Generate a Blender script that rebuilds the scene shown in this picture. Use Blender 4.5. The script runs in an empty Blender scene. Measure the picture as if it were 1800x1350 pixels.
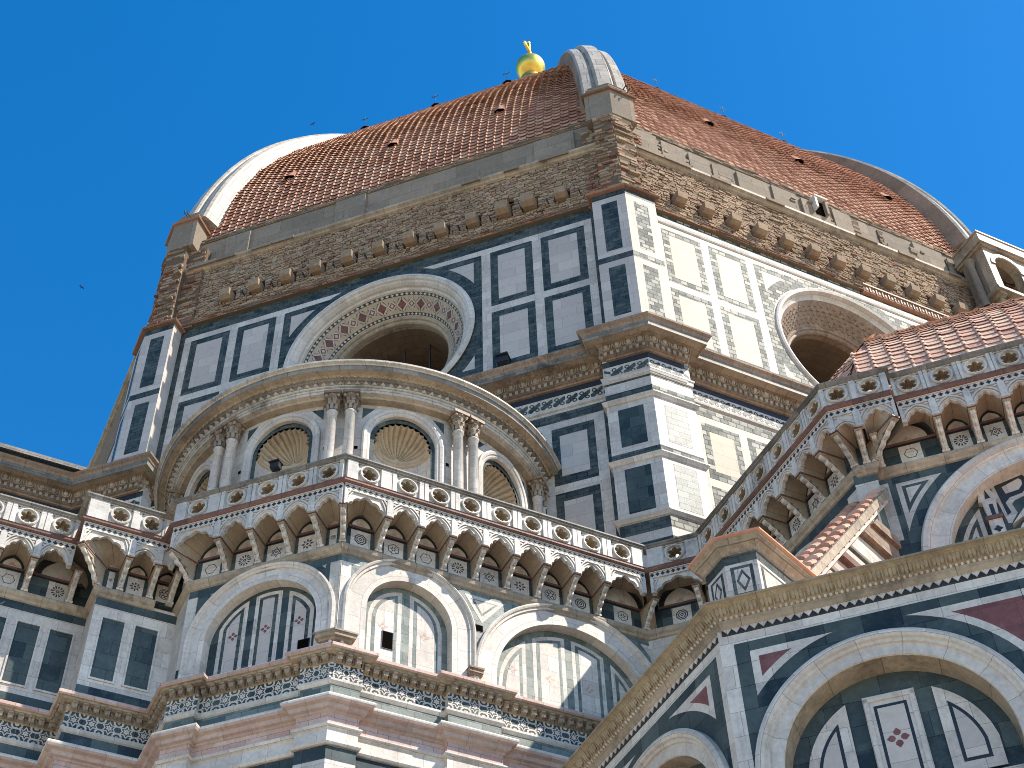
import bpy, math, random
import numpy as np
from mathutils import Matrix, Vector
random.seed(7)
rng = np.random.default_rng(7)
PI = math.pi
S = bpy.context.scene
R_ = math.radians

# ------------------------------------------------------------------ camera
cam_d = bpy.data.cameras.new('camera')
cam = bpy.data.objects.new('camera', cam_d)
S.collection.objects.link(cam)
S.camera = cam
cam_d.sensor_width = 36.0
cam_d.lens = 52.02
cam_d.clip_start = 0.5
cam_d.clip_end = 2000
AZ, EL, RO = R_(85.26364), R_(47.56789), R_(-2.15036)
_f = Vector((math.cos(EL)*math.cos(AZ), math.cos(EL)*math.sin(AZ), math.sin(EL)))
_r = Vector((math.sin(AZ), -math.cos(AZ), 0))
_u = _r.cross(_f)
_rt = _r*math.cos(RO) + _u*math.sin(RO)
_up = -_r*math.sin(RO) + _u*math.cos(RO)
cam.matrix_world = Matrix(((_rt.x, _up.x, -_f.x, -8.1204), (_rt.y, _up.y, -_f.y, -66.0987), (_rt.z, _up.z, -_f.z, 1.6), (0, 0, 0, 1)))

S.render.filter_size = 0.95
S.cycles.filter_width = 0.95
# ------------------------------------------------------------------ light
SUN_AZ, SUN_EL = R_(-21.6), R_(48.5)
w = bpy.data.worlds.new('World')
S.world = w
w.use_nodes = True
nt = w.node_tree
bg = nt.nodes['Background']
sky = nt.nodes.new('ShaderNodeTexSky')
sky.sky_type = 'NISHITA'
sky.sun_disc = False
sky.sun_elevation = SUN_EL
sky.sun_rotation = PI/2 - SUN_AZ
sky.ozone_density = 2.0
sky.air_density = 1.0
sky.dust_density = 0.2
hs = nt.nodes.new('ShaderNodeHueSaturation')
hs.inputs['Hue'].default_value = 0.5
hs.inputs['Saturation'].default_value = 1.42
hs.inputs['Value'].default_value = 1.3
nt.links.new(sky.outputs[0], hs.inputs['Color'])
nt.links.new(hs.outputs[0], bg.inputs[0])
bg.inputs[1].default_value = 0.135
sd = bpy.data.lights.new('sun', 'SUN')
sd.energy = 5.0
sd.angle = R_(0.5)
sd.color = (1.0, 0.91, 0.78)
sun = bpy.data.objects.new('sun', sd)
S.collection.objects.link(sun)
sun.rotation_euler = (PI/2 - SUN_EL, 0, SUN_AZ + PI/2)
S.view_settings.view_transform = 'Standard'
S.view_settings.look = 'None'
S.view_settings.gamma = 1
S.view_settings.exposure = 0.5

# ------------------------------------------------------------------ materials
def newmat(name):
    m = bpy.data.materials.new(name)
    m.use_nodes = True
    t = m.node_tree
    return m, t, t.nodes['Principled BSDF']

def N(t, typ, **kw):
    n = t.nodes.new(typ)
    for k, v in kw.items():
        setattr(n, k, v)
    return n

def mixc(t, fac, a, b, mode='MIX'):
    n = t.nodes.new('ShaderNodeMix')
    n.data_type = 'RGBA'
    n.blend_type = mode
    for s, v in ((0, fac), (6, a), (7, b)):
        if isinstance(v, bpy.types.NodeSocket):
            t.links.new(v, n.inputs[s])
        elif s == 0:
            n.inputs[0].default_value = v
        else:
            n.inputs[s].default_value = (*v, 1)
    return n.outputs[2]

def noise(t, vec, scale, detail=4, rough=0.6, sc=None):
    if sc is not None:
        mp = t.nodes.new('ShaderNodeMapping')
        mp.inputs['Scale'].default_value = sc
        t.links.new(vec, mp.inputs[0])
        vec = mp.outputs[0]
    n = t.nodes.new('ShaderNodeTexNoise')
    n.inputs['Scale'].default_value = scale
    n.inputs['Detail'].default_value = detail
    n.inputs['Roughness'].default_value = rough
    t.links.new(vec, n.inputs['Vector'])
    return n.outputs[0]

def ramp(t, fac, lo, hi, a=0.0, b=1.0):
    n = t.nodes.new('ShaderNodeMapRange')
    n.inputs[1].default_value = lo
    n.inputs[2].default_value = hi
    n.inputs[3].default_value = a
    n.inputs[4].default_value = b
    t.links.new(fac, n.inputs[0])
    return n.outputs[0]

def stone(name, c1, c2, bw=0.8, bh=0.35, mortar=0.006, mc=None, grime=0.25, gcol=(0.10, 0.085, 0.07), vein=0.25, vcol=None,
          rough=0.55, bump=0.25, spec=0.35, var=0.0, streak=0.3, use_rnd=0.0, cell=None):
    m, t, b = newmat(name)
    uv = N(t, 'ShaderNodeTexCoord').outputs['UV']
    pos = N(t, 'ShaderNodeNewGeometry').outputs['Position']
    br = N(t, 'ShaderNodeTexBrick')
    br.offset = 0.5
    br.inputs['Scale'].default_value = 1
    br.inputs['Brick Width'].default_value = bw
    br.inputs['Row Height'].default_value = bh
    br.inputs['Mortar Size'].default_value = mortar
    br.inputs['Mortar Smooth'].default_value = 0.2
    br.inputs['Bias'].default_value = var
    br.inputs['Color1'].default_value = (*c1, 1)
    br.inputs['Color2'].default_value = (*c2, 1)
    mc = mc or tuple(x*0.45 for x in c1)
    br.inputs['Mortar'].default_value = (*mc, 1)
    # wobble the joints slightly
    nz = N(t, 'ShaderNodeTexNoise')
    nz.inputs['Scale'].default_value = 3.0
    t.links.new(pos, nz.inputs['Vector'])
    vm = N(t, 'ShaderNodeVectorMath', operation='MULTIPLY_ADD')
    t.links.new(nz.outputs['Color'], vm.inputs[0])
    vm.inputs[1].default_value = (0.03, 0.03, 0)
    t.links.new(uv, vm.inputs[2])
    t.links.new(vm.outputs[0], br.inputs['Vector'])
    col = br.outputs['Color']
    if use_rnd:
        at = N(t, 'ShaderNodeAttribute', attribute_name='rnd')
        hv = N(t, 'ShaderNodeHueSaturation')
        t.links.new(ramp(t, at.outputs['Fac'], 0, 1, 1-use_rnd, 1+use_rnd), hv.inputs['Value'])
        t.links.new(col, hv.inputs['Color'])
        col = hv.outputs[0]
    if vein:
        v1 = noise(t, pos, 2.2, 8, 0.72)
        vc = vcol or tuple(x*0.55 for x in c1)
        f = ramp(t, v1, 0.5, 0.72, 0, vein)
        col = mixc(t, f, col, vc)
        v2 = noise(t, pos, 9, 5, 0.7)
        hv = N(t, 'ShaderNodeHueSaturation')
        t.links.new(ramp(t, v2, 0.25, 0.75, 1-vein*0.45, 1+vein*0.45), hv.inputs['Value'])
        t.links.new(col, hv.inputs['Color'])
        col = hv.outputs[0]
    if grime:
        g = noise(t, pos, 0.55, 7, 0.68)
        g2 = noise(t, pos, 3.2, 6, 0.75)
        mu = N(t, 'ShaderNodeMath', operation='MULTIPLY')
        t.links.new(ramp(t, g, 0.42, 0.68), mu.inputs[0])
        t.links.new(ramp(t, g2, 0.36, 0.62), mu.inputs[1])
        mm = N(t, 'ShaderNodeMath', operation='MULTIPLY')
        mm.inputs[1].default_value = grime
        t.links.new(mu.outputs[0], mm.inputs[0])
        col = mixc(t, mm.outputs[0], col, gcol)
    if streak:
        s = noise(t, pos, 1.0, 5, 0.65, (7, 7, 0.45))
        s2 = noise(t, pos, 0.4, 3, 0.6)
        mu = N(t, 'ShaderNodeMath', operation='MULTIPLY')
        t.links.new(ramp(t, s, 0.52, 0.75), mu.inputs[0])
        t.links.new(ramp(t, s2, 0.45, 0.65, 0, streak), mu.inputs[1])
        col = mixc(t, mu.outputs[0], col, gcol)
    oi = N(t, 'ShaderNodeObjectInfo')
    hv = N(t, 'ShaderNodeHueSaturation')
    t.links.new(ramp(t, oi.outputs['Random'], 0, 1, 0.88, 1.08), hv.inputs['Value'])
    t.links.new(col, hv.inputs['Color'])
    col = hv.outputs[0]
    t.links.new(col, b.inputs['Base Color'])
    b.inputs['Roughness'].default_value = rough
    b.inputs['Specular IOR Level'].default_value = spec
    if bump:
        bp = N(t, 'ShaderNodeBump')
        bp.inputs['Strength'].default_value = bump
        bp.inputs['Distance'].default_value = 0.02
        nf = noise(t, pos, 14, 6, 0.7)
        ad = N(t, 'ShaderNodeMath', operation='SUBTRACT')
        t.links.new(nf, ad.inputs[0])
        t.links.new(br.outputs['Fac'], ad.inputs[1])
        t.links.new(ad.outputs[0], bp.inputs['Height'])
        t.links.new(bp.outputs[0], b.inputs['Normal'])
    return m

def simple(name, c, rough=0.6, metal=0.0, nv=0.0, ns=6.0, bump=0.0):
    m, t, b = newmat(name)
    b.inputs['Roughness'].default_value = rough
    b.inputs['Metallic'].default_value = metal
    if nv:
        pos = N(t, 'ShaderNodeNewGeometry').outputs['Position']
        f = noise(t, pos, ns, 6, 0.7)
        col = mixc(t, ramp(t, f, 0.3, 0.7), tuple(x*(1-nv) for x in c), tuple(min(1, x*(1+nv)) for x in c))
        t.links.new(col, b.inputs['Base Color'])
        if bump:
            bp = N(t, 'ShaderNodeBump')
            bp.inputs['Strength'].default_value = bump
            bp.inputs['Distance'].default_value = 0.03
            t.links.new(f, bp.inputs['Height'])
            t.links.new(bp.outputs[0], b.inputs['Normal'])
    else:
        b.inputs['Base Color'].default_value = (*c, 1)
    return m

def tilemat(name, ca, cb, cc, moss=0.35):
    m, t, b = newmat(name)
    pos = N(t, 'ShaderNodeNewGeometry').outputs['Position']
    at = N(t, 'ShaderNodeAttribute', attribute_name='rnd')
    cr = N(t, 'ShaderNodeValToRGB')
    e = cr.color_ramp.elements
    e[0].position, e[0].color = 0.0, (*cc, 1)
    e[1].position, e[1].color = 1.0, (*cb, 1)
    k = cr.color_ramp.elements.new(0.25); k.color = (*ca, 1)
    k = cr.color_ramp.elements.new(0.6); k.color = (*[0.5*(x+y) for x, y in zip(ca, cb)], 1)
    t.links.new(at.outputs['Fac'], cr.inputs[0])
    col = cr.outputs[0]
    g = noise(t, pos, 0.35, 6, 0.65)
    g2 = noise(t, pos, 5, 5, 0.75)
    mu = N(t, 'ShaderNodeMath', operation='MULTIPLY')
    t.links.new(ramp(t, g, 0.42, 0.66), mu.inputs[0])
    t.links.new(ramp(t, g2, 0.4, 0.65, 0, moss), mu.inputs[1])
    col = mixc(t, mu.outputs[0], col, (0.07, 0.055, 0.045))
    hv = N(t, 'ShaderNodeHueSaturation')
    t.links.new(ramp(t, noise(t, pos, 12, 4, 0.7), 0.25, 0.75, 0.8, 1.2), hv.inputs['Value'])
    t.links.new(col, hv.inputs['Color'])
    t.links.new(hv.outputs[0], b.inputs['Base Color'])
    b.inputs['Roughness'].default_value = 0.85
    b.inputs['Specular IOR Level'].default_value = 0.2
    return m

M_ = {}
M_['white'] = stone('white_marble', (0.65, 0.60, 0.53), (0.50, 0.46, 0.41), 0.9, 0.42, 0.006, grime=0.45, vein=0.4, streak=0.45)
M_['whitec'] = stone('clean_white_marble', (0.70, 0.64, 0.56), (0.54, 0.48, 0.42), 0.7, 0.5, 0.006, grime=0.32, gcol=(0.16, 0.13, 0.10), vein=0.4, streak=0.4)
M_['carved'] = stone('carved_white_marble', (0.70, 0.65, 0.58), (0.58, 0.54, 0.48), 1.3, 0.7, 0.005, grime=0.6, vein=0.3, streak=0.5, bump=0.35)
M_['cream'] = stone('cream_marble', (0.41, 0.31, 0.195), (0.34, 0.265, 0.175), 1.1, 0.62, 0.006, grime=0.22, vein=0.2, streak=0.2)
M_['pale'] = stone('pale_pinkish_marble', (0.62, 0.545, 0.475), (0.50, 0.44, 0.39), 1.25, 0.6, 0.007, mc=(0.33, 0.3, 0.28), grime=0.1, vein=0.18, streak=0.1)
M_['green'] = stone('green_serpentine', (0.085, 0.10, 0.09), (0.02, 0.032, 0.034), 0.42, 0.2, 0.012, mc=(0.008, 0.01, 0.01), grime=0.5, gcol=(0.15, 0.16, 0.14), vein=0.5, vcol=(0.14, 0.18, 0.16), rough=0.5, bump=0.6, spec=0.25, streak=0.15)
M_['palec'] = stone('sunlit_frame_marble', (0.47, 0.38, 0.285), (0.39, 0.32, 0.245), 1.4, 0.9, 0.006, grime=0.2, vein=0.2, streak=0.25)  # frame marble copy for sunlit faces, with the sun's tone in its colour
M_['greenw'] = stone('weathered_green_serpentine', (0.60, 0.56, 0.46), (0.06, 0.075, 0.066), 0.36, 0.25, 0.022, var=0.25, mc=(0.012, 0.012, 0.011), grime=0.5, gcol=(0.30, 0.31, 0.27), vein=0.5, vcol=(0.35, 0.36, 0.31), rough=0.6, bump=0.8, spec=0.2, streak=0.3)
M_['greens'] = stone('smooth_green_serpentine', (0.08, 0.105, 0.10), (0.016, 0.028, 0.036), 0.7, 0.5, 0.006, mc=(0.006, 0.008, 0.01), grime=0.25, gcol=(0.15, 0.17, 0.16), vein=0.45, vcol=(0.11, 0.15, 0.15), rough=0.5, bump=0.15, spec=0.2, streak=0.1)
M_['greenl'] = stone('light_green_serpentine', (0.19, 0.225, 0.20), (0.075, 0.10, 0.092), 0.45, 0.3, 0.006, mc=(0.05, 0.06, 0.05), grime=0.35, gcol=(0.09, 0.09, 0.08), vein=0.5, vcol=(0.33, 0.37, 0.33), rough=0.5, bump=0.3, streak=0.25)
M_['black'] = simple('dark_inlay_and_hole_shade', (0.018, 0.02, 0.024), 0.5, nv=0.4, ns=12)  # real inlay, and the painted shade of pierced quatrefoils
M_['pink'] = stone('pink_marble', (0.50, 0.31, 0.25), (0.60, 0.46, 0.39), 0.6, 0.6, 0.006, mc=(0.25, 0.13, 0.1), grime=0.3, vein=0.4, vcol=(0.62, 0.46, 0.40), streak=0.3)
M_['palepink'] = stone('pale_pink_marble', (0.55, 0.44, 0.38), (0.46, 0.33, 0.28), 0.8, 0.6, 0.006, grime=0.45, vein=0.4, vcol=(0.36, 0.24, 0.2), streak=0.4)
M_['red'] = stone('red_inlay_marble', (0.23, 0.085, 0.075), (0.16, 0.06, 0.055), 0.6, 0.5, 0.004, grime=0.2, vein=0.4, vcol=(0.36, 0.2, 0.17), streak=0)
M_['string'] = stone('red_brown_string_marble', (0.21, 0.10, 0.075), (0.135, 0.07, 0.055), 0.98, 0.5, 0.01, grime=0.6, gcol=(0.05, 0.04, 0.035), vein=0.6, vcol=(0.32, 0.22, 0.18), streak=0.4, bump=0.5)
M_['rail'] = stone('grey_weathered_marble', (0.30, 0.27, 0.23), (0.17, 0.155, 0.13), 0.9, 0.5, 0.012, grime=0.95, gcol=(0.045, 0.04, 0.035), vein=0.6, streak=0.7, bump=0.6)
M_['cornice'] = stone('brown_weathered_marble', (0.34, 0.235, 0.16), (0.24, 0.165, 0.115), 0.9, 0.5, 0.01, grime=0.8, gcol=(0.055, 0.04, 0.032), vein=0.6, vcol=(0.52, 0.45, 0.36), streak=0.5, bump=0.6)
M_['corlight'] = stone('tan_weathered_marble', (0.48, 0.39, 0.28), (0.36, 0.29, 0.21), 1.0, 0.6, 0.009, grime=0.9, gcol=(0.08, 0.06, 0.045), vein=0.5, vcol=(0.30, 0.22, 0.14), streak=0.35, bump=0.5)
M_['leafstone'] = stone('ochre_carved_marble', (0.40, 0.32, 0.21), (0.33, 0.255, 0.165), 1.4, 0.9, 0.006, grime=0.7, gcol=(0.10, 0.08, 0.055), vein=0.6, vcol=(0.24, 0.17, 0.09), streak=0.3, bump=0.6)
M_['soffit'] = stone('tan_soffit_marble', (0.45, 0.365, 0.27), (0.38, 0.31, 0.23), 0.5, 3.0, 0.008, grime=0.45, gcol=(0.20, 0.15, 0.10), vein=0.3, streak=0.2, bump=0.3)
M_['soffit2'] = stone('tan_reveal_marble', (0.56, 0.46, 0.34), (0.48, 0.39, 0.29), 0.6, 3.0, 0.008, grime=0.35, gcol=(0.22, 0.16, 0.11), vein=0.3, streak=0.2)
M_['shell'] = stone('tan_shell_marble', (0.56, 0.46, 0.33), (0.50, 0.41, 0.30), 5, 5, 0.001, grime=0.6, gcol=(0.17, 0.12, 0.07), vein=0.3, streak=0.3, bump=0.3)
M_['masonry'] = stone('rubble_masonry', (0.37, 0.265, 0.175), (0.30, 0.215, 0.145), 9, 9, 0.0, grime=0.5, gcol=(0.13, 0.10, 0.075), vein=0.5, vcol=(0.44, 0.37, 0.27), streak=0.2, bump=1.0, rough=0.9, spec=0.1, use_rnd=0.36)
M_['mortar'] = stone('masonry_mortar', (0.17, 0.125, 0.08), (0.14, 0.10, 0.07), 9, 9, 0.0, grime=0.5, vein=0.4, streak=0.2, bump=1.0, rough=0.95, spec=0.1)
M_['brick'] = stone('old_brickwork', (0.30, 0.15, 0.095), (0.24, 0.13, 0.09), 9, 9, 0.0, grime=0.5, gcol=(0.12, 0.085, 0.07), vein=0.5, vcol=(0.42, 0.30, 0.2), streak=0.2, bump=1.0, rough=0.9, spec=0.1, use_rnd=0.45)
M_['plaster'] = stone('grey_plaster', (0.30, 0.24, 0.18), (0.225, 0.185, 0.14), 2.3, 3, 0.01, grime=0.7, gcol=(0.12, 0.10, 0.085), vein=0.4, vcol=(0.40, 0.36, 0.32), streak=0.6, bump=0.5, rough=0.9, spec=0.1)
M_['rib'] = stone('white_rib_marble', (0.52, 0.455, 0.36), (0.38, 0.335, 0.27), 0.9, 1.1, 0.022, mc=(0.16, 0.14, 0.12), grime=0.85, gcol=(0.17, 0.15, 0.13), vein=0.45, streak=0.0, bump=0.3)
M_['tile'] = tilemat('terracotta_dome_tile', (0.52, 0.265, 0.17), (0.68, 0.41, 0.285), (0.37, 0.175, 0.115), 0.3)
M_['tiles'] = tilemat('pink_terracotta_tile', (0.64, 0.37, 0.27), (0.78, 0.54, 0.39), (0.48, 0.26, 0.20), 0.2)
M_['gold'] = simple('gilt_copper', (0.95, 0.62, 0.13), 0.42, 1.0, nv=0.15, ns=3)
M_['iron'] = simple('rusty_iron', (0.035, 0.028, 0.025), 0.7)
M_['dark'] = simple('painted_opening_shade', (0.006, 0.005, 0.004), 1.0)  # near-black colour standing in for the shade inside openings
M_['dark'].node_tree.nodes['Principled BSDF'].inputs['Specular IOR Level'].default_value = 0.0
M_['grimy'] = stone('sooty_white_marble', (0.58, 0.53, 0.45), (0.46, 0.42, 0.36), 0.7, 0.4, 0.008, grime=1.0, gcol=(0.05, 0.045, 0.04), vein=0.5, streak=0.8, bump=0.5)
M_['interior'] = stone('brown_interior_stone', (0.20, 0.14, 0.09), (0.15, 0.10, 0.065), 0.8, 0.4, 0.01, grime=0.7, vein=0.5, streak=0.3, bump=0.6)
M_['lead'] = simple('black_lamp_metal', (0.02, 0.02, 0.022), 0.5)
M_['paving'] = stone('warm_paving', (0.46, 0.39, 0.29), (0.38, 0.32, 0.24), 0.9, 0.5, 0.01, grime=0.3, vein=0.2, streak=0, bump=0.3)

# ------------------------------------------------------------------ frames
ANG = {'L': -112.5, 'R': -67.5, 'W': -157.5, 'E': -22.5, 'N': 22.5, 'V': 157.5, 'B': -135.0, 'D': -45.0}
def nrm(k):
    a = R_(ANG[k] if isinstance(k, str) else k)
    return np.array([math.cos(a), math.sin(a)])
def tan_(k):
    n = nrm(k)
    return np.array([-n[1], n[0]])
def frame(k, d, org=(0, 0)):
    n, t = nrm(k), tan_(k)
    return Matrix(((t[0], -n[0], 0, org[0]+n[0]*d), (t[1], -n[1], 0, org[1]+n[1]*d), (0, 0, 1, 0), (0, 0, 0, 1)))
def isect(a, b, w=0.0):
    A = np.array([nrm(a[0]), nrm(b[0])])
    return np.linalg.solve(A, np.array([a[1]+w, b[1]+w]))
I4 = Matrix.Identity(4)

# ------------------------------------------------------------------ mesh builder (local coords: u along, w outward, z up)
class MB:
    def __init__(s):
        s.v, s.f, s.m, s.uv, s.r = [], [], [], [], []
        s.mats = []
    def mi(s, name):
        if name not in s.mats:
            s.mats.append(name)
        return s.mats.index(name)
    def add(s, vs, fs, mat, uvs=None, rnd=None):
        b = len(s.v)
        s.v.extend(vs)
        k = s.mi(mat)
        for i, f in enumerate(fs):
            s.f.append([b+j for j in f])
            s.m.append(k)
            s.uv.append(None if uvs is None else [uvs[j] for j in f])
            s.r.append(random.random() if rnd is None else rnd)
    def box(s, u0, u1, w0, w1, z0, z1, mat, rnd=None):
        v = [(u, -w_, z) for u in (u0, u1) for w_ in (w0, w1) for z in (z0, z1)]
        s.add(v, [(0, 1, 3, 2), (4, 6, 7, 5), (0, 4, 5, 1), (2, 3, 7, 6), (0, 2, 6, 4), (1, 5, 7, 3)], mat, rnd=rnd if rnd is not None else random.random())
    def prism(s, poly, w0, w1, mat, back=False):
        n = len(poly)
        v = [(u, -w1, z) for u, z in poly] + [(u, -w0, z) for u, z in poly]
        f = [tuple(range(n))] + [(i, i+n, (i+1) % n+n, (i+1) % n) for i in range(n)]
        if back:
            f.append(tuple(range(2*n-1, n-1, -1)))
        s.add(v, f, mat, rnd=random.random())
    def rect(s, u0, z0, u1, z1, w0, w1, mat):
        s.prism([(u0, z0), (u1, z0), (u1, z1), (u0, z1)], w0, w1, mat)
    def frame_panel(s, u0, z0, u1, z1, w, layers):
        for ins, mat in layers:
            s.rect(u0+ins, z0+ins, u1-ins, z1-ins, w-0.02, w, mat)
            w += 0.006
        return w
    def ring(s, cu, cz, r0, r1, a0, a1, w0, w1, mat, n=32):
        P = []
        for i in range(n+1):
            a = a0+(a1-a0)*i/n
            P.append((math.cos(a), math.sin(a)))
        v, f = [], []
        for c, q in P:
            v += [(cu+c*r0, -w1, cz+q*r0), (cu+c*r1, -w1, cz+q*r1), (cu+c*r0, -w0, cz+q*r0), (cu+c*r1, -w0, cz+q*r1)]
        for i in range(n):
            b = 4*i
            f += [(b, b+1, b+5, b+4), (b, b+4, b+6, b+2), (b+1, b+3, b+7, b+5)]
        s.add(v, f, mat, rnd=random.random())
    def archsweep(s, cu, cz, prof, zb, mat, n=40, a0=0.0, a1=PI, leg=True):
        """profile [(r, w)] swept round a half circle with straight legs down to zb"""
        st = []
        if leg:
            st.append((1, 0, zb))
        for i in range(n+1):
            a = a0+(a1-a0)*i/n
            st.append((math.cos(a), math.sin(a), cz))
        if leg:
            st.append((-1, 0, zb))
        v, uvs, f = [], [], []
        k = len(prof)
        acc, last = 0.0, None
        rm = prof[0][0]
        for (c, q, z) in st:
            p0 = (cu+c*rm, z+q*rm)
            if last is not None:
                acc += math.hypot(p0[0]-last[0], p0[1]-last[1])
            last = p0
            l = 0.0
            for j, (r, w_) in enumerate(prof):
                if j:
                    l += math.hypot(r-prof[j-1][0], w_-prof[j-1][1])
                v.append((cu+c*r, -w_, z+q*r))
                uvs.append((acc, l))
        for i in range(len(st)-1):
            for j in range(k-1):
                f.append((i*k+j, (i+1)*k+j, (i+1)*k+j+1, i*k+j+1))
        s.add(v, f, mat, uvs=uvs, rnd=random.random())
    def lathe(s, c, prof, mat, n=16, a0=0, a1=2*PI, cap=True, rnd=None):
        v, f = [], []
        k = len(prof)
        full = abs(a1-a0-2*PI) < 1e-6
        m = n if full else n+1
        for i in range(m):
            a = a0+(a1-a0)*i/n
            for r, z in prof:
                v.append((c[0]+r*math.cos(a), c[1]+r*math.sin(a), c[2]+z))
        for i in range(n):
            i2 = (i+1) % m
            for j in range(k-1):
                f.append((i*k+j, i2*k+j, i2*k+j+1, i*k+j+1))
        s.add(v, f, mat, rnd=random.random() if rnd is None else rnd)
    def egg(s, c, rx, ry, rz, mat, n=8, m=5, rnd=None):
        v, f = [], []
        for j in range(m+1):
            b = -PI/2+PI*j/m
            for i in range(n):
                a = 2*PI*i/n
                v.append((c[0]+rx*math.cos(a)*math.cos(b), c[1]+ry*math.sin(a)*math.cos(b), c[2]+rz*math.sin(b)))
        for j in range(m):
            for i in range(n):
                f.append((j*n+i, j*n+(i+1) % n, (j+1)*n+(i+1) % n, (j+1)*n+i))
        s.add(v, f, mat, rnd=rnd)
    def xform(s, fn):
        s.v = [fn(p) for p in s.v]
        return s
    def mesh(s, name, smooth=False):
        me = bpy.data.meshes.new(name)
        me.from_pydata([tuple(map(float, p)) for p in s.v], [], s.f)
        for k in s.mats:
            me.materials.append(M_[k])
        me.polygons.foreach_set('material_index', s.m)
        nl = len(me.loops)
        uv = me.uv_layers.new(name='UVMap')
        co = np.array(s.v, float)
        nor = np.empty(len(s.f)*3)
        me.polygons.foreach_get('normal', nor)
        nor = np.abs(nor.reshape(-1, 3))
        out = np.empty((nl, 2))
        rn = np.empty(nl)
        k = 0
        for i, f in enumerate(s.f):
            q = s.uv[i]
            L = len(f)
            if q is not None:
                out[k:k+L] = q
            else:
                p = co[f]
                nx, ny, nz = nor[i]
                if nz > nx and nz > ny:
                    out[k:k+L] = p[:, :2]
                elif nx > ny:
                    out[k:k+L] = p[:, [1, 2]]
                else:
                    out[k:k+L] = p[:, [0, 2]]
            rn[k:k+L] = s.r[i]
            k += L
        uv.data.foreach_set('uv', out.ravel())
        at = me.attributes.new('rnd', 'FLOAT', 'CORNER')
        at.data.foreach_set('value', rn)
        if smooth:
            me.polygons.foreach_set('use_smooth', [True]*len(s.f))
        me.validate()
        return me

WM = {}
def link(o, parent, M):
    S.collection.objects.link(o)
    if parent is not None:
        o.parent = parent
        o.matrix_local = WM[parent.name].inverted() @ M
    else:
        o.matrix_local = M
    WM[o.name] = M
    return o
def part(name, mb, parent, M=I4, smooth=False, label=None):
    me = mb.mesh(name, smooth) if isinstance(mb, MB) else mb
    o = bpy.data.objects.new(name, me)
    link(o, parent, M)
    if label:
        o['label'] = label
    return o
def thing(name, label, cat, loc=(0, 0, 0), group=None):
    o = bpy.data.objects.new(name, None)
    o.empty_display_size = 0.5
    link(o, None, Matrix.Translation(loc))
    o['label'] = label
    o['category'] = cat
    if group:
        o['group'] = group
    return o
def solo(name, mb, label, cat, M=I4, smooth=False, group=None):
    o = part(name, mb, None, M, smooth)
    o['label'] = label
    o['category'] = cat
    if group:
        o['group'] = group
    return o

# ------------------------------------------------------------------ mitred sweeps along a plan path
def path_pts(path, w, start, end):
    """path: [(normal, dist)], start/end: position along the first / last wall (tangent coordinate)"""
    P = [nrm(path[0][0])*(path[0][1]+w)+tan_(path[0][0])*start]
    for a, b in zip(path[:-1], path[1:]):
        P.append(isect(a, b, w))
    P.append(nrm(path[-1][0])*(path[-1][1]+w)+tan_(path[-1][0])*end)
    return P
def sweep(mb, path, prof, mat, start, end, org=(0, 0)):
    """prof [(w, z)] listed bottom to top or top to bottom"""
    cols = [path_pts(path, w_, start, end) for w_, z in prof]
    l = [0.0]
    for j in range(1, len(prof)):
        l.append(l[-1]+math.hypot(prof[j][0]-prof[j-1][0], prof[j][1]-prof[j-1][1]))
    acc = 0.0
    for i in range(len(path)):
        a = cols[0][i]; b = cols[0][i+1]
        t = tan_(path[i][0])
        v, uv = [], []
        for j, (w_, z) in enumerate(prof):
            for q in (cols[j][i], cols[j][i+1]):
                v.append((q[0]+org[0], q[1]+org[1], z))
                uv.append((float(q @ t), l[j] if abs(prof[0][1]-prof[-1][1]) < 0.02 else (z if abs(z) > 0 else l[j])))
        f = []
        for j in range(len(prof)-1):
            f.append((2*j, 2*j+1, 2*j+3, 2*j+2))
        mb.add(v, f, mat, uvs=uv, rnd=random.random())
def runs(path, w, start, end):
    """segments of the path at offset w: (normal key, dist+w, u0, u1)"""
    P = path_pts(path, w, start, end)
    out = []
    for i, (k, d) in enumerate(path):
        t = tan_(k)
        out.append((k, d+w, float(P[i] @ t), float(P[i+1] @ t)))
    return out
def place(mb, src, k, d, u, z=0.0, org=(0, 0)):
    """copy the shapes of src (local coords) to a wall frame at position u"""
    n, t = nrm(k), tan_(k)
    b = len(mb.v)
    for x, y, zz in src.v:
        mb.v.append((org[0]+n[0]*d+t[0]*(u+x)-n[0]*y, org[1]+n[1]*d+t[1]*(u+x)-n[1]*y, z+zz))
    rr = random.random()
    for f, m, uv, r in zip(src.f, src.m, src.uv, src.r):
        mb.f.append([b+i for i in f])
        mb.m.append(mb.mi(src.mats[m]))
        mb.uv.append(uv if uv else [(src.v[i][0]+u, src.v[i][2]+z) for i in f])
        mb.r.append(rr)
def row(mb, src, path, w, start, end, pitch, z, org=(0, 0), margin=0.0, only=None):
    for (k, d, u0, u1) in runs(path, w, start, end):
        L = u1-u0-2*margin
        if L < pitch*0.6 or (only and k not in only):
            continue
        n = max(1, int(round(L/pitch)))
        for i in range(n):
            place(mb, src, k, d, u0+margin+(i+0.5)*L/n, z, org)

# ================================================================== shared ornament pieces
def pc_eggdart():
    m = MB()
    m.egg((0, -0.05, 0), 0.105, 0.085, 0.135, 'corlight', 8, 5)
    m.ring(0, 0.0, 0.135, 0.175, PI*1.0, PI*2.0, -0.02, 0.07, 'corlight', 8)
    m.box(-0.175, -0.135, -0.02, 0.06, 0.0, 0.13, 'corlight')
    m.box(0.135, 0.175, -0.02, 0.06, 0.0, 0.13, 'corlight')
    m.box(0.215, 0.245, -0.02, 0.06, -0.12, 0.12, 'corlight')
    return m
def pc_box(wd, dp, h, mat):
    m = MB(); m.box(-wd/2, wd/2, -0.02, dp, 0, h, mat); return m

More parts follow.
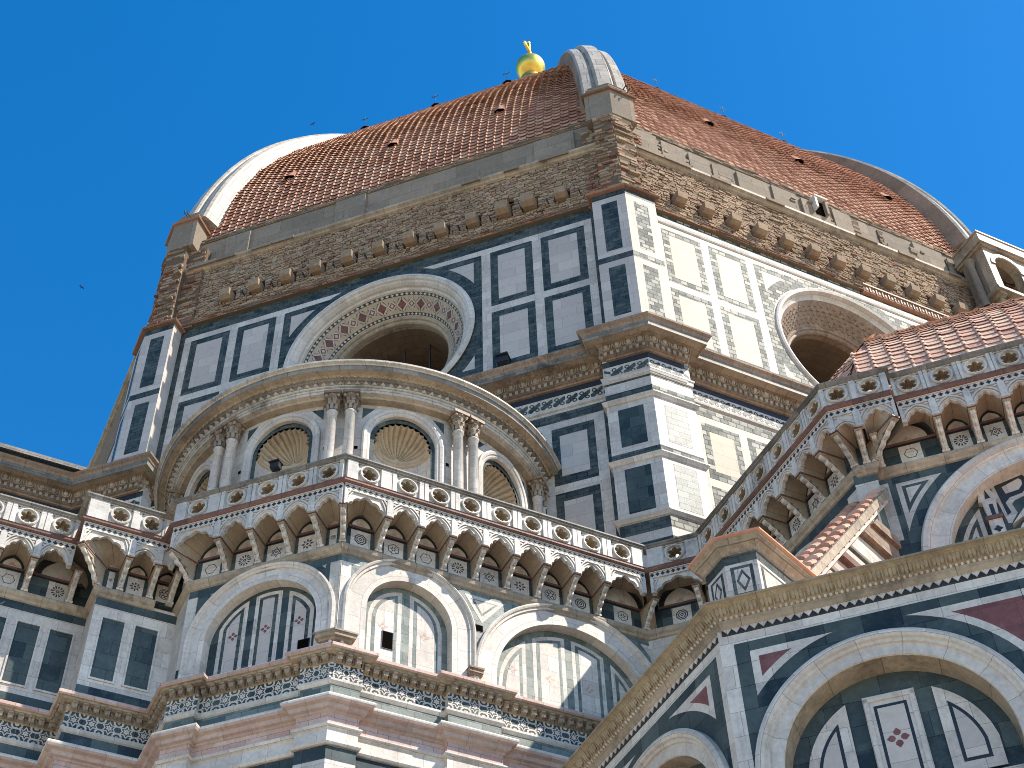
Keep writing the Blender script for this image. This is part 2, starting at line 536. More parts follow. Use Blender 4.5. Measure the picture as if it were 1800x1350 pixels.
# ================================================================== OCTAGONAL DRUM
drum = thing('cathedral_drum', 'octagonal marble drum with green framed panels and round windows under the tiled dome', 'drum', (0, 0, 30))
OC_Z = 48.95
def circ_half(cu, cz, r, side, u_e, z0, z1, n=24):
    """half wall (side -1 left, +1 right) with a round hole"""
    P = [(cu, z0), (side*u_e, z0), (side*u_e, z1), (cu, z1)]
    ab = -PI/2 if cz-r > z0 else math.asin((z0-cz)/r)
    if cz-r <= z0:
        P = P[1:]
    for i in range(n+1):
        a = PI/2+(ab-PI/2)*i/n
        P.append((cu+side*r*math.cos(a), cz+r*math.sin(a)))
    return P if side > 0 else P[::-1]
def sptri(cu, cz, r, ue, ze, n=14):
    su = 1 if ue > cu else -1
    sz = 1 if ze > cz else -1
    uu = min(abs(ue-cu), r*0.9999)
    a0 = math.acos(uu/r)
    a1 = math.asin(min(1, abs(ze-cz)/r))
    P = [(ue, ze)]
    for i in range(n+1):
        a = a1+(a0-a1)*i/n
        P.append((cu+su*r*math.cos(a), cz+sz*r*math.sin(a)))
    if a1 < a0:
        return None
    return P
def drum_wall(k, pale, green, white):
    m = MB()
    for s in (-1, 1):
        m.prism(circ_half(0, OC_Z, 4.2, s, 11.1, 44.0, 54.62), -0.5, 0, white)
    m.rect(-11.1, 30, 11.1, 44.0, -0.5, 0, white)
    # upper panels
    for s in (-1, 1):
        for (a, b) in ((5.11, 7.02), (7.42, 9.38)):
            for (z0, z1) in ((45.43, 48.98), (49.40, 53.07)):
                u0, u1 = sorted((s*a, s*b))
                m.rect(u0, z0, u1, z1, -0.01, 0.004, green)
                m.rect(u0+0.34, z0+0.36, u1-0.34, z1-0.36, -0.01, 0.008, pale)
        u0, u1 = sorted((s*9.73, s*10.2))
        m.rect(u0, 44.2, u1, 54.3, -0.01, 0.0045, green)
        # square round the window
        P = circ_half(0, OC_Z, 4.3, s, 4.7, 45.43, 53.07)
        P = [p for p in P]
        m.prism(P if False else [(0 if abs(p[0]) < 1e-6 and False else p[0], p[1]) for p in P], -0.01, 0.004, green)
        for sz, ze in ((1, 52.72), (-1, 45.8)):
            q = sptri(0, OC_Z, 4.93, s*4.34, ze)
            if q:
                m.prism(q if s*sz < 0 else q[::-1], -0.01, 0.008, pale)
    m.rect(-9.73, 53.42, 9.73, 54.3, -0.01, 0.0045, green)
    m.ring(0, OC_Z, 4.25, 4.86, R_(50), R_(130), -0.01, 0.006, green, 20)
    # lower storey panels
    for s in (-1, 1):
        for i in range(5):
            a, b = 9.02-2.02*i-1.66, 9.02-2.02*i
            if b < 0.4:
                continue
            for (z0, z1) in ((38.25, 41.15), (34.6, 37.85)):
                u0, u1 = sorted((s*a, s*b))
                m.rect(u0, z0, u1, z1, -0.01, 0.004, green)
                m.rect(u0+0.3, z0+0.42, u1-0.3, z1-0.42, -0.01, 0.008, pale)
        u0, u1 = sorted((s*9.42, s*9.8))
        m.rect(u0, 34, u1, 41.5, -0.01, 0.0045, green)
    m.rect(-9.8, 41.5, 9.8, 41.95, -0.01, 0.005, green)
    return m
for k, a in (('L', ('pale', 'green', 'whitec')), ('R', ('cream', 'greenw', 'palec'))):  # R takes sunlit-toned copies of the L marbles; its greens are bleached
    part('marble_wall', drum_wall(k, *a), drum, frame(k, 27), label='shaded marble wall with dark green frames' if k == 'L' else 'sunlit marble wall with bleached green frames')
for k in 'WE':
    m = MB()
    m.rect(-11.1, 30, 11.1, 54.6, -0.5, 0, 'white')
    for s in (-1, 1):
        for (a, b) in ((5.11, 7.02), (7.42, 9.38)):
            for (z0, z1) in ((45.43, 48.98), (49.40, 53.07)):
                u0, u1 = sorted((s*a, s*b)); m.rect(u0, z0, u1, z1, -0.01, 0.004, 'green'); m.rect(u0+.34, z0+.36, u1-.34, z1-.36, -0.01, 0.008, 'pale')
    part('marble_wall', m, drum, frame(k, 27))

# corner piers: two leaves meeting at the arris
def pier_leaf(m, k, side, lit):
    """side: +1 pier at the +u end of the face, -1 at the -u end; local coords of frame(k, 27.7)"""
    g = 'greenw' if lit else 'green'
    wh = 'palec' if lit else 'pale'  # sunlit leaf uses the marble copy with sunlight in its colour
    wl = 'whitec'
    def r(u0, z0, u1, z1, w0, w1, mat):
        a, b = sorted((side*u0, side*u1)); m.rect(a, z0, b, z1, w0, w1, mat)
    c = 11.474
    r(10.0, 44.3, c, 53.85, -0.75, 0, wh)
    r(10.0, 53.5, c, 53.85, -0.01, 0.005, 'green')
    r(10.0, 49.15, c, 49.5, -0.01, 0.005, g)
    r(10.39, 49.86, 11.08, 53.15, -0.01, 0.005, g)
    r(10.39, 45.73, 11.08, 48.77, -0.01, 0.005, g)
    r(9.7, 30, c, 44.3, -0.75, 0, wl)
    for z0, z1 in ((42.92, 43.22), (41.9, 42.2), (41.1, 41.42), (37.97, 38.3), (34.45, 34.95), (33.6, 34.05)):
        r(9.7, z0, c, z1, -0.01, 0.005, g)
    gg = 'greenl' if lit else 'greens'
    r(10.1, 38.6, 11.06, 40.5, -0.01, 0.006, gg)
    r(10.1, 35.42, 11.04, 37.5, -0.01, 0.006, gg)
def pier(ka, kb, lita, litb):
    m = MB()
    for k, s, lit in ((ka, 1, lita), (kb, -1, litb)):
        t = MB(); pier_leaf(t, k, s, lit)
        F = frame(k, 27.7)
        b = len(m.v)
        for p in t.v:
            q = F @ Vector(p); m.v.append((q.x, q.y, q.z))
        for f, mi, r, uvp in zip(t.f, t.m, t.r, t.uv):
            m.f.append([b+i for i in f]); m.m.append(m.mi(t.mats[mi])); m.r.append(r)
            m.uv.append([(t.v[i][0]+t.v[i][1], t.v[i][2]) for i in f])
    return m
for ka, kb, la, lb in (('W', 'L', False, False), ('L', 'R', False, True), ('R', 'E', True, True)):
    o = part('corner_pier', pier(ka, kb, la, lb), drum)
    # capping tile course and mouldings of the lower pier
    a_dir = ANG[ka]-90        # direction facing the middle of face ka
    b_dir = ANG[kb]+90
    ANG['_a'], ANG['_b'] = a_dir, b_dir
    def pth(d, inner):
        return [('_a', -inner), (ka, d), (kb, d), ('_b', -inner)]
    m = MB()
    sweep(m, pth(27.7, 10.0), [(0, 53.85), (0.16, 53.87), (0.2, 53.95), (0.18, 54.0), (-0.5, 54.25)], 'brick', 27.0, -27.0)
    part('tile_course', m, o)
    for z in (40.92, 37.85, 35.1):
        m = MB()
        sweep(m, pth(27.7, 9.7), [(0, z-0.14), (0.05, z-0.12), (0.09, z-0.04), (0.14, z+0.02), (0.14, z+0.07), (0, z+0.12)], 'whitec', 27.0, -27.0)
        part('string_moulding', m, o)
    m = MB()
    sweep(m, pth(27.7, 9.7), [(0, 42.0), (0.05, 42.04), (0.06, 42.18), (0.1, 42.24), (0.1, 42.3), (0, 42.34)], 'whitec', 27.0, -27.0)
    # wavy inlay of the frieze
    for k, u0, u1 in ((ka, 9.75, 11.45), (kb, -11.45, -9.75)):
        n = 5
        F = frame(k, 27.7)
        q = MB()
        for i in range(n):
            c = u0+(i+0.5)*(u1-u0)/n; h = (u1-u0)/n/2
            zz = 42.62
            s = 1 if i % 2 else -1
            q.prism([(c-h, zz-s*0.18), (c+h, zz+s*0.02), (c+h, zz+s*0.16), (c-h, zz-s*0.04)], 0, 0.006, 'green')
        b = len(m.v)
        for p in q.v:
            t = F @ Vector(p); m.v.append((t.x, t.y, t.z))
        for f in q.f:
            m.f.append([b+i for i in f]); m.m.append(m.mi('green')); m.r.append(0.5); m.uv.append([(q.v[i-0][0], q.v[i][2]) for i in f])
    part('frieze_moulding', m, o)

# main cornice round the drum
CORN = [('R', 10.4), ('L', 27.7), ('E', -10.0), ('L', 27.0), ('V', -10.0), ('L', 27.7), ('R', 27.7), ('N', -10.0), ('R', 27.0), ('W', -10.0), ('R', 27.7), ('E', 27.7)]
PROF_C = [(0, 43.2), (0.1, 43.22), (0.12, 43.28), (0.2, 43.3), (0.2, 43.5), (0.27, 43.53), (0.32, 43.82), (0.42, 43.86), (0.42, 43.9), (0.72, 43.92), (0.74, 43.86), (0.78, 43.86), (0.78, 44.06), (0.82, 44.1), (0.86, 44.2), (0.95, 44.28), (0.97, 44.36), (0, 44.75)]
m = MB()
sweep(m, CORN, PROF_C[:9], 'cornice', -75, 12)
sweep(m, CORN, PROF_C[8:12], 'corlight', -75, 12)
sweep(m, CORN, PROF_C[11:14], 'rail', -75, 12)
sweep(m, CORN, PROF_C[13:17], 'cornice', -75, 12)
sweep(m, CORN, PROF_C[16:], 'plaster', -75, 12)
co = part('cornice', m, drum)
e = MB()
row(e, pc_eggdart(), CORN, 0.29, -75, 12, 0.49, 43.68, margin=0.05)
part('egg_and_dart', e, co, smooth=False)
e = MB()
row(e, pc_box(0.12, 0.09, 0.17, 'corlight'), CORN, 0.2, -75, 12, 0.235, 43.315)
part('dentil_band', e, co)
m = MB()
sweep(m, CORN, [(0.001, 42.92), (0.012, 42.92), (0.012, 43.2)], 'black', -75, 12)
sweep(m, CORN, [(0.004, 42.24), (0.01, 42.24), (0.01, 42.9)], 'whitec', -75, 12)
sweep(m, CORN, [(0, 42.06), (0.08, 42.1), (0.1, 42.2), (0, 42.24)], 'white', -75, 12)
fr_ = part('frieze', m, drum)
q = MB()
q.prism([(-0.24, -0.2), (-0.12, -0.24), (0.24, 0.06), (0.24, 0.22), (0.16, 0.22), (-0.24, -0.06)], -0.002, 0.006, 'green')
q.ring(-0.1, 0.13, 0.05, 0.1, 0, 2*PI, -0.002, 0.006, 'green', 8)
q.ring(0.12, -0.13, 0.05, 0.1, 0, 2*PI, -0.002, 0.006, 'green', 8)
e = MB()
row(e, q, CORN, 0.012, -75, 12, 0.5, 42.57)
part('wave_inlay', e, fr_)

# oculi
def oculus(k):
    lit = k == 'R'
    base = 'cornice' if lit else 'soffit2'  # brown on the R reveal has its shade put into the colour
    m = MB()
    m.archsweep(0, OC_Z, [(4.24, 0.0), (4.22, 0.08), (4.14, 0.12), (4.02, 0.08), (3.95, -0.12), (3.88, -0.2), (3.78, -0.26)] if lit else [(4.2, 0.0), (4.36, 0.02), (4.4, 0.09), (4.33, 0.17), (4.2, 0.19), (4.1, 0.13), (4.06, 0.04), (3.98, 0.02), (3.9, -0.1), (3.86, -0.22), (3.78, -0.26)], 0, 'whitec', 72, 0, 2*PI, leg=False)
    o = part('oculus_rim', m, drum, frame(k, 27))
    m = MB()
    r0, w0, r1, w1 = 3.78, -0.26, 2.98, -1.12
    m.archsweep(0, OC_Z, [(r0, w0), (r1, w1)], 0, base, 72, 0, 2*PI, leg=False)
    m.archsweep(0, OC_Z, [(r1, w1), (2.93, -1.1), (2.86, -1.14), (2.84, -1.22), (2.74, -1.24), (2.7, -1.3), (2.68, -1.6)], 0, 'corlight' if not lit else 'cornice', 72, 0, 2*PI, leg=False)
    def pt(a, s, h=0.004):
        r = r0+(r1-r0)*s-h*0.7; w_ = w0+(w1-w0)*s+h*0.7
        return (math.cos(a)*r, -w_, OC_Z+math.sin(a)*r)
    def poly(pts, mat, h=0.004):
        m.add([pt(a, s, h) for a, s in pts], [tuple(range(len(pts)))], mat, rnd=random.random())
    if not lit:
        n = 96
        for lo, hi in ((0.08, 0.2), (0.84, 0.96)):
            for i in range(n):
                a0, a1 = 2*PI*i/n, 2*PI*(i+1)/n
                poly([(a0, lo), (a1, lo), (a1, hi), (a0, hi)], 'green', 0.003)
                c = (a0+a1)/2; mdl = (lo+hi)/2
                poly([(c-(a1-a0)*.36, mdl), (c, lo+.005), (c+(a1-a0)*.36, mdl), (c, hi-.005)], 'whitec', 0.007)
        n = 44
        for i in range(n):
            c = 2*PI*(i+0.5)/n; h = PI/n
            big = i % 2
            hw_, lo, hi = (h*1.15, 0.25, 0.79) if big else (h*0.85, 0.33, 0.71)
            for s in (-1, 1):
                poly([(c+s*hw_*1.05, 0.48), (c+s*h*0.35, lo+0.03), (c+s*h*0.55, lo+0.03)][::s], 'green', 0.003)
                poly([(c+s*hw_*1.05, 0.56), (c+s*h*0.35, hi-0.03), (c+s*h*0.55, hi-0.03)][::-s], 'green', 0.003)
            poly([(c-hw_, 0.52), (c, lo), (c+hw_, 0.52), (c, hi)], 'whitec', 0.006)
            poly([(c-hw_*0.8, 0.52), (c, lo+0.06), (c+hw_*0.8, 0.52), (c, hi-0.06)], 'red', 0.010)
            if big:
                poly([(c-h*0.06, lo-0.02), (c+h*0.06, lo-0.02), (c+h*0.06, hi+0.02), (c-h*0.06, hi+0.02)], 'green', 0.014)
            else:
                poly([(c-hw_*0.4, 0.52), (c, 0.44), (c+hw_*0.4, 0.52), (c, 0.60)], 'pale', 0.014)
            poly([(c-h*1.05, 0.505), (c-h*0.55, 0.505), (c-h*0.55, 0.535), (c-h*1.05, 0.535)], 'red', 0.006)
    else:
        for i in range(60):
            for s in (0.2, 0.36, 0.52, 0.68, 0.84):
                a = 2*PI*(i+(0.5 if int(s*10) % 3 else 0))/60
                p = pt(a, s, 0.0)
                m.egg(p, 0.085, 0.04, 0.07, 'plaster', 6, 4)
    part('splayed_reveal', m, o, frame(k, 27))
    m = MB()
    m.archsweep(0, OC_Z, [(2.68, -1.6), (2.6, -5.0)], 0, 'interior', 48, 0, 2*PI, leg=False)
    m.prism([(2.62*math.cos(2*PI*i/32), OC_Z+2.62*math.sin(2*PI*i/32)) for i in range(32)], -5.2, -5.0, 'dark')
    if not lit:
        for u in (-0.7, 0.1, 1.3):
            m.box(u, u+0.06, -2.6, -2.5, OC_Z-2.4, OC_Z+2.4, 'iron')
    part('window_shaft', m, o, frame(k, 27))
oculus('L')
oculus('R')

# rough masonry band
def rubble(m, u0, u1, z0, z1, w, rowh=0.14, ln=0.36, jit=0.03, mats=('masonry',), wts=None, edge=0.0, holes=()):
    dp = 0.28 if holes else 0.05
    m.rect(u0, z0, u1, z1, w-0.7, w-(dp-0.02 if holes else 0.015), 'mortar')
    z = z0
    while z < z1-0.02:
        h = min(rowh*random.uniform(0.7, 1.3), z1-z)
        u = u0+random.uniform(-edge, edge)
        end = u1+random.uniform(-edge, edge)
        while u < end-0.03:
            l = min(ln*random.uniform(0.45, 1.5), end-u)
            hit = [q for q in holes if u+l > q[0] and u < q[1] and z+h > q[2]+0.03 and z < q[3]-0.03]
            if hit:
                if u < hit[0][0]-0.05:
                    l = hit[0][0]-u
                else:
                    u = hit[0][1]
                    continue
            d = random.gauss(0, jit)
            g = 0.008
            c = random.choices(mats, wts)[0]
            x = [u+g, u+l-g]; y = [z+g*0.7, z+h-g*0.7]
            s = [random.uniform(-0.012, 0.012) for _ in range(8)]
            v = [(x[0], -(w-dp), y[0]), (x[1], -(w-dp), y[0]), (x[1], -(w-dp), y[1]), (x[0], -(w-dp), y[1]),
                 (x[0]+abs(s[0]), -(w+d+s[4]), y[0]+abs(s[1])), (x[1]-abs(s[1]), -(w+d+s[5]), y[0]+abs(s[2])), (x[1]-abs(s[2]), -(w+d+s[6]), y[1]-abs(s[3])), (x[0]+abs(s[3]), -(w+d+s[7]), y[1]-abs(s[0]))]
            m.add(v, [(4, 5, 6, 7), (0, 1, 5, 4), (1, 2, 6, 5), (2, 3, 7, 6), (3, 0, 4, 7)], c, rnd=random.random())
            u += l
        z += h
CUS = {'L': (-7.78, -6.31, -4.72, -3.21, -1.64, -0.11, 1.37, 2.88, 4.38, 5.86, 7.07, 8.56), 'R': (-8.25, -6.87, -5.45, -4.05, -2.62, -1.19, 0.2, 1.6, 3.0, 4.4, 5.8, 7.2)}
for k in 'LR':
    m = MB()
    rubble(m, -10.6, 10.6, 54.3, 58.32, 0.06, 0.105, 0.26, 0.022, mats=('masonry', 'brick'), wts=(16, 1), holes=[(u-0.36, u+0.36, 55.22, 55.92) for u in CUS[k]]+([(5.8, 6.3, 56.0, 56.6)] if k == 'L' else []))
    rubble(m, -10.4, 10.4, 54.12, 54.42, 0.2, 0.06, 0.4, 0.03, ('brick', 'masonry'), (3, 1))
    part('masonry_band', m, drum, frame(k, 27), label='rough brown masonry band in shade' if k == 'L' else 'rough brown masonry band in sun')
for k in 'WE':
    m = MB(); m.rect(-11.1, 54.2, 11.1, 58.4, -0.5, 0.05, 'masonry')
    part('masonry_band', m, drum, frame(k, 27))
# broken spout opening at the foot of the sunlit tiles
m = MB()
m.box(0.0, 0.75, -0.2, 0.25, 60.75, 60.85, 'whitec')
m.box(0.0, 0.12, -0.2, 0.2, 59.9, 60.75, 'whitec')
m.box(0.12, 0.62, -0.2, -0.05, 59.7, 60.75, 'dark')
m.box(0.62, 0.75, -0.2, 0.15, 59.7, 60.75, 'plaster')
part('stone_spout_frame', m, drum, frame('R', 27))
# stub corbels
cb = MB()
cb.prism([(0.02, -0.22), (0.02, 0.26)], 0, 0.1, 'masonry') if False else None
v = []
cw = 0.265
pts = [(-cw, -0.26, 0.0), (cw, -0.26, 0.0), (cw, 0.24, 0.0), (-cw, 0.24, 0.0),
       (-cw*0.95, -0.2, 0.55), (cw*0.95, -0.2, 0.55), (cw*0.95, 0.2, 0.58), (-cw*0.95, 0.2, 0.58),
       (-cw, -0.3, 0.32), (cw, -0.3, 0.32)]
cb.add([(a, -c, b) for a, b, c in pts], [(4, 5, 6, 7), (0, 1, 9, 8), (8, 9, 5, 4), (3, 7, 6, 2), (1, 2, 6, 5, 9), (0, 8, 4, 7, 3)], 'masonry', rnd=0.45)
cb_me = cb.mesh('stub_corbel')
sl = MB()
sl.box(-0.38, 0.40, -0.2, 0.16, 0.38, 0.43, 'brick')
sl_me = sl.mesh('corbel_slab')
for k, us in (('L', (-7.78, -6.31, -4.72, -3.21, -1.64, -0.11, 1.37, 2.88, 4.38, 5.86, 7.07, 8.56)), ('R', (-8.25, -6.87, -5.45, -4.05, -2.62, -1.19, 0.2, 1.6, 3.0, 4.4, 5.8, 7.2))):
    for i, u in enumerate(us):
        F = frame(k, 26.95) @ Matrix.Translation((u, 0, 55.5+random.uniform(-0.05, 0.05))) @ Matrix.Rotation(random.uniform(-0.05, 0.05), 4, 'Y')
        if k == 'L' and i in (9, 10):
            F = F @ Matrix.Scale(1.15, 4)
        o = part('stub_corbel', cb_me, drum, F)
        part('ledge_slab', sl_me, o, F)
        if k == 'L':
            h = MB(); h.box(-0.025, 0.025, 0, 0.3, 0, 0.04, 'iron'); h.box(-0.025, 0.025, 0.27, 0.3, -0.12, 0.1, 'iron')
            part('iron_hook', h, drum, frame(k, 27.05) @ Matrix.Translation((u+0.85, 0, 55.25)))
# putlog openings
for k, u, z, a, b in (('L', 6.05, 56.02, 0.5, 0.56), ('L', 1.75, 58.85, 0.36, 0.34)):
    m = MB()
    m.rect(u-a/2, z, u+a/2, z+b, -0.3, -0.15 if z < 58 else -0.16, 'dark')
    part('putlog_hole', m, drum, frame(k, 27))
# stone string above the masonry + attic
m = MB()
STR = [('W', 27.0), ('L', 27.0), ('R', 27.0), ('E', 27.0)]
sweep(m, STR, [(0.05, 58.2), (0.16, 58.24), (0.18, 58.34), (0.3, 58.4), (0.32, 58.52), (0.26, 58.58), (-0.28, 58.68)], 'corlight', -10, 10)
o = part('stone_string', m, drum)
for k in 'LR':
    u = -10.2
    while u < 10.2:
        l = random.uniform(0.7, 1.5)
        if random.random() < 0.35:
            part('worn_block', pc_box(l*0.96, 0.05+random.random()*0.03, 0.2, 'plaster'), o, frame(k, 27.29) @ Matrix.Translation((u+l/2, 0, 58.36)))
        u += l
for k in 'LR':
    m = MB()
    m.rect(-10.9, 58.3, 10.9, 61.25, -0.8, -0.25, 'plaster')
    u = -10.0
    while u < 10.0:
        l = random.uniform(1.2, 2.6)
        h = random.uniform(1.6, 2.3)
        if (k == 'R' and random.random() < 0.75) or random.random() < 0.3:
            m.rect(u, 58.7, min(u+l*0.85, 10.2), 58.7+h, -0.26, -0.12+random.uniform(-0.04, 0.05), 'plaster')
        u += l
    rubble(m, -10.3, 10.3, 60.95, 61.3, -0.2, 0.08, 0.5, 0.04, ('masonry', 'plaster'), (1, 2))
    if k == 'R':
        for q in range(22):
            u = -9+q*0.86+random.uniform(-.2, .2)
            if random.random() < 0.7:
                rubble(m, u, u+random.uniform(.3, 1.0), 58.7, 59.6+random.random()*1.2, -0.17, 0.2, 0.4, 0.05, ('plaster', 'masonry'), (2, 1))
    part('attic_wall', m, drum, frame(k, 27))
for k in 'WE':
    m = MB(); m.rect(-11.1, 58.3, 11.1, 61.3, -0.8, -0.25, 'plaster')
    part('attic_wall', m, drum, frame(k, 27))
# masonry buttress stacks over the piers
for ka, kb in (('W', 'L'), ('L', 'R'), ('R', 'E')):
    m = MB()
    for k, s in ((ka, 1), (kb, -1)):
        F = frame(k, 27.5)
        c = 27.5*math.tan(PI/8)
        q = MB()
        a, b = sorted((s*10.42, s*c))
        rubble(q, a, b, 54.0, 60.15, 0.0, 0.15, 0.42, 0.06, ('masonry', 'brick'), (5, 1) if k in 'LR' and ka == 'L' else (2, 2), edge=0.04)
        a, b = sorted((s*9.45, s*10.6))
        if (ka, kb) != ('L', 'R'):
            rubble(q, a, b, 54.0, 60.0, -0.34, 0.15, 0.4, 0.04, ('masonry', 'brick'), (3, 2), edge=0.04)
        else:
            rubble(q, a+(0.25 if s > 0 else 0), b-(0 if s > 0 else 0.25), 54.0, 60.0, -0.42, 0.15, 0.3, 0.03, ('brick', 'masonry'), (2, 1), edge=0.02)
        bb = len(m.v)
        for p in q.v:
            t = F @ Vector(p); m.v.append((t.x, t.y, t.z))
        for f, mi, r in zip(q.f, q.m, q.r):
            m.f.append([bb+i for i in f]); m.m.append(m.mi(q.mats[mi])); m.r.append(r)
            m.uv.append([(q.v[i][0], q.v[i][2]) for i in f])
    o = part('masonry_stack', m, drum)
    ANG['_a'], ANG['_b'] = ANG[ka]-90, ANG[kb]+90
    def pth(d, inner):
        return [('_a', -inner), (ka, d), (kb, d), ('_b', -inner)]
    m = MB()
    sweep(m, pth(27.32, 10.3), [(-0.1, 60.08), (0.22, 60.12), (0.22, 60.2), (0.17, 60.24), (0.17, 62.15), (0.2, 62.2)], 'plaster', 25.5, -25.5)
    sweep(m, pth(27.32, 10.3), [(0.16, 62.18), (0.3, 62.2), (0.32, 62.32), (0.15, 62.42)], 'brick', 25.5, -25.5)
    sweep(m, pth(27.32, 10.3), [(0.08, 62.4), (0.1, 62.85), (-0.05, 63.1), (0.0, 63.15), (-1.2, 63.3)], 'plaster', 25.0, -25.0)
    pl = part('rib_plinth', m, drum)
    hk = MB()
    n = nrm(ANG[ka]+22.5)
    for dz, du in ((62.5, 0.3), (62.35, 0.5)):
        F = frame(kb, 27.6)
        q = MB(); q.box(-11.0+du, -10.96+du, 0, 0.35, dz, dz+0.04, 'iron'); q.box(-11.0+du, -10.96+du, 0.3, 0.35, dz-0.1, dz+0.14, 'iron')
        bb = len(hk.v)
        for p in q.v:
            t = F @ Vector(p); hk.v.append((t.x, t.y, t.z))
        for f in q.f:
            hk.f.append([bb+i for i in f]); hk.m.append(hk.mi('iron')); hk.r.append(0); hk.uv.append([(0, 0)]*len(f))
    part('iron_hook', hk, pl)
# small terracotta frieze above the sunlit window
m = MB()
m.rect(1.3, 54.0, 9.9, 54.42, 0.0, 0.22, 'brick')
m.rect(1.3, 54.42, 9.9, 54.52, 0.0, 0.3, 'cornice')
for i in range(24):
    u = 1.5+i*0.35
    m.egg((u, -0.22, 54.2), 0.1, 0.04, 0.13, 'cornice', 6, 4)
    m.box(u+0.14, u+0.2, 0.2, 0.26, 54.05, 54.38, 'cornice')
part('terracotta_frieze', m, drum, frame('R', 27))
m = MB()
sweep(m, [('R', 27.0)], [(0.004, 53.42), (0.06, 53.46), (0.1, 53.6), (0.1, 53.72), (0.02, 53.8), (0.02, 53.9)], 'whitec', -9.9, 9.9)
part('marble_string', m, drum)

# arcaded loggia at the right hand corner
m = MB()
U0, U1 = 8.55, 12.6
F = frame('R', 27)
w1 = 1.75
P = [(U0, 56.9), (9.1, 56.9)]
cu, cz, rr = 9.8, 58.3, 0.8
P = [(U0, 55.9), (cu-rr, 55.9), (cu-rr, cz)]+[(cu-rr*math.cos(PI*i/16), cz+rr*math.sin(PI*i/16)) for i in range(1, 17)]+[(cu+rr, 55.9), (U1, 55.9), (U1, 59.4), (U0, 59.4)]
m.prism(P, w1-0.5, w1, 'corlight')
m.box(U0, U0+0.5, 0.2, w1-0.5, 55.9, 59.4, 'plaster')
m.box(U0+0.5, U1, 0.0, 0.3, 55.9, 59.4, 'soffit')
m.box(U0+0.2, U1, 0.0, w1-0.25, 54.8, 55.9, 'corlight')
m.box(U0, U1, 0.0, w1, 59.4, 59.5, 'corlight')
m.ring(cu, cz, rr, rr+0.22, 0, PI, w1-0.02, w1+0.06, 'whitec', 24)
lg = part('arcaded_loggia', m, drum, F)
m = MB()
for z0, z1, p in ((56.1, 56.3, 0.15), (59.45, 60.4, 0.15), (59.6, 59.72, 0.25), (60.4, 60.52, 0.2)):
    m.box(U0-p, U1, 0, w1+p, z0, z1, 'corlight')
m.box(U0, U0+0.35, w1-0.3, w1+0.05, 59.7, 60.45, 'whitec')
part('balustrade_rail', m, lg, F)
m = MB()
m.lathe((0, 0, 0), [(0.04, 0), (0.07, 0.05), (0.1, 0.25), (0.05, 0.45), (0.05, 0.6), (0.08, 0.7)], 'whitec', 8)
bal_me = m.mesh('baluster')
for i in range(14):
    part('baluster', bal_me, lg, F @ Matrix.Translation((U0+0.55+i*0.24, -(w1-0.1), 59.7)))
m = MB()
m.lathe((U0-0.25, -0.9, 55.5), [(0.25, 0), (0.22, 0.1), (0.2, 0.3), (0.18, 3.0), (0.24, 3.3), (0.3, 3.5)], 'plaster', 12)
part('drain_pipe_shaft', m, lg, F, smooth=True)

# ================================================================== GREAT DOME
dome = thing('great_dome', 'huge eight sided terracotta tiled dome with white marble ribs against the sky', 'dome', (0, 0, 61))
RHO, CC, Z0 = 34.06, 7.46, 58.0
def dprof(th, off=0.0):
    return (RHO+off)*math.cos(th)-CC, Z0+(RHO+off)*math.sin(th)
def tiles(k, prof, th0, th1, rad, p, q, mat, org=(0, 0), lift=0.05, hr=0.09, halfw=math.tan(PI/8), under=True):
    """roof tiles laid row by row on a ruled face; prof(th) -> (apothem, z); rad = arc radius"""
    n, t = nrm(k), tan_(k)
    V, Fc, Rn = [], [], []
    prf = ((0.0, 0.0), (0.02, hr*0.75), (0.07, hr), (0.13, hr), (0.18, hr*0.7), (0.21, 0.012), (0.62, 0.0), (1.03, 0.012))
    rows = int((th1-th0)*rad/q)
    dth = (th1-th0)/rows
    for j in range(rows):
        ta, tb = th0+j*dth, th0+(j+1.3)*dth
        pa, pb = prof(ta), prof(min(tb, th1))
        ca, sa = math.cos(ta), math.sin(ta)
        half = pa[0]*halfw
        cols = int(half*2/p)
        for i in range(-(cols//2)-1, cols//2+2):
            u0 = i*p+random.uniform(-0.012, 0.012)
            if abs(u0+p/2) > half-p*0.15:
                continue
            lj = lift+random.uniform(-0.012, 0.018)
            uj = random.uniform(-0.01, 0.01)
            b = len(V)
            for (x, h) in prf:
                for (P, hh, du) in ((pa, h+lj, uj), (pb, h*0.8-0.012, 0)):
                    uu = u0+x*p+du
                    V.append((org[0]+n[0]*(P[0]+ca*hh)+t[0]*uu, org[1]+n[1]*(P[0]+ca*hh)+t[1]*uu, P[1]+sa*hh))
            for (x, h) in prf:
                uu = u0+x*p+uj
                hh = h+lj-0.02
                V.append((org[0]+n[0]*(pa[0]+ca*hh)+t[0]*uu, org[1]+n[1]*(pa[0]+ca*hh)+t[1]*uu, pa[1]+sa*hh+0.0))
            K = len(prf)
            r = random.random()
            for c in range(K-1):
                Fc.append((b+2*c, b+2*c+2, b+2*c+3, b+2*c+1)); Rn.append(r)
                Fc.append((b+2*K+c, b+2*K+c+1, b+2*c+2, b+2*c)); Rn.append(r)
    m = MB()
    m.mi(mat)
    m.v = V; m.f = [list(f) for f in Fc]; m.m = [0]*len(Fc); m.uv = [[(0, 0)]*4]*len(Fc); m.r = Rn
    if under:
        S2 = 24
        vs = []
        for j in range(S2+1):
            a, z = prof(th0+(th1-th0)*j/S2)
            a -= 0.03
            for s in (-1, 1):
                uu = s*a*halfw
                vs.append((org[0]+n[0]*a+t[0]*uu, org[1]+n[1]*a+t[1]*uu, z))
        m.add(vs, [(2*j, 2*j+1, 2*j+3, 2*j+2) for j in range(S2)], mat, rnd=0.02)
    return m
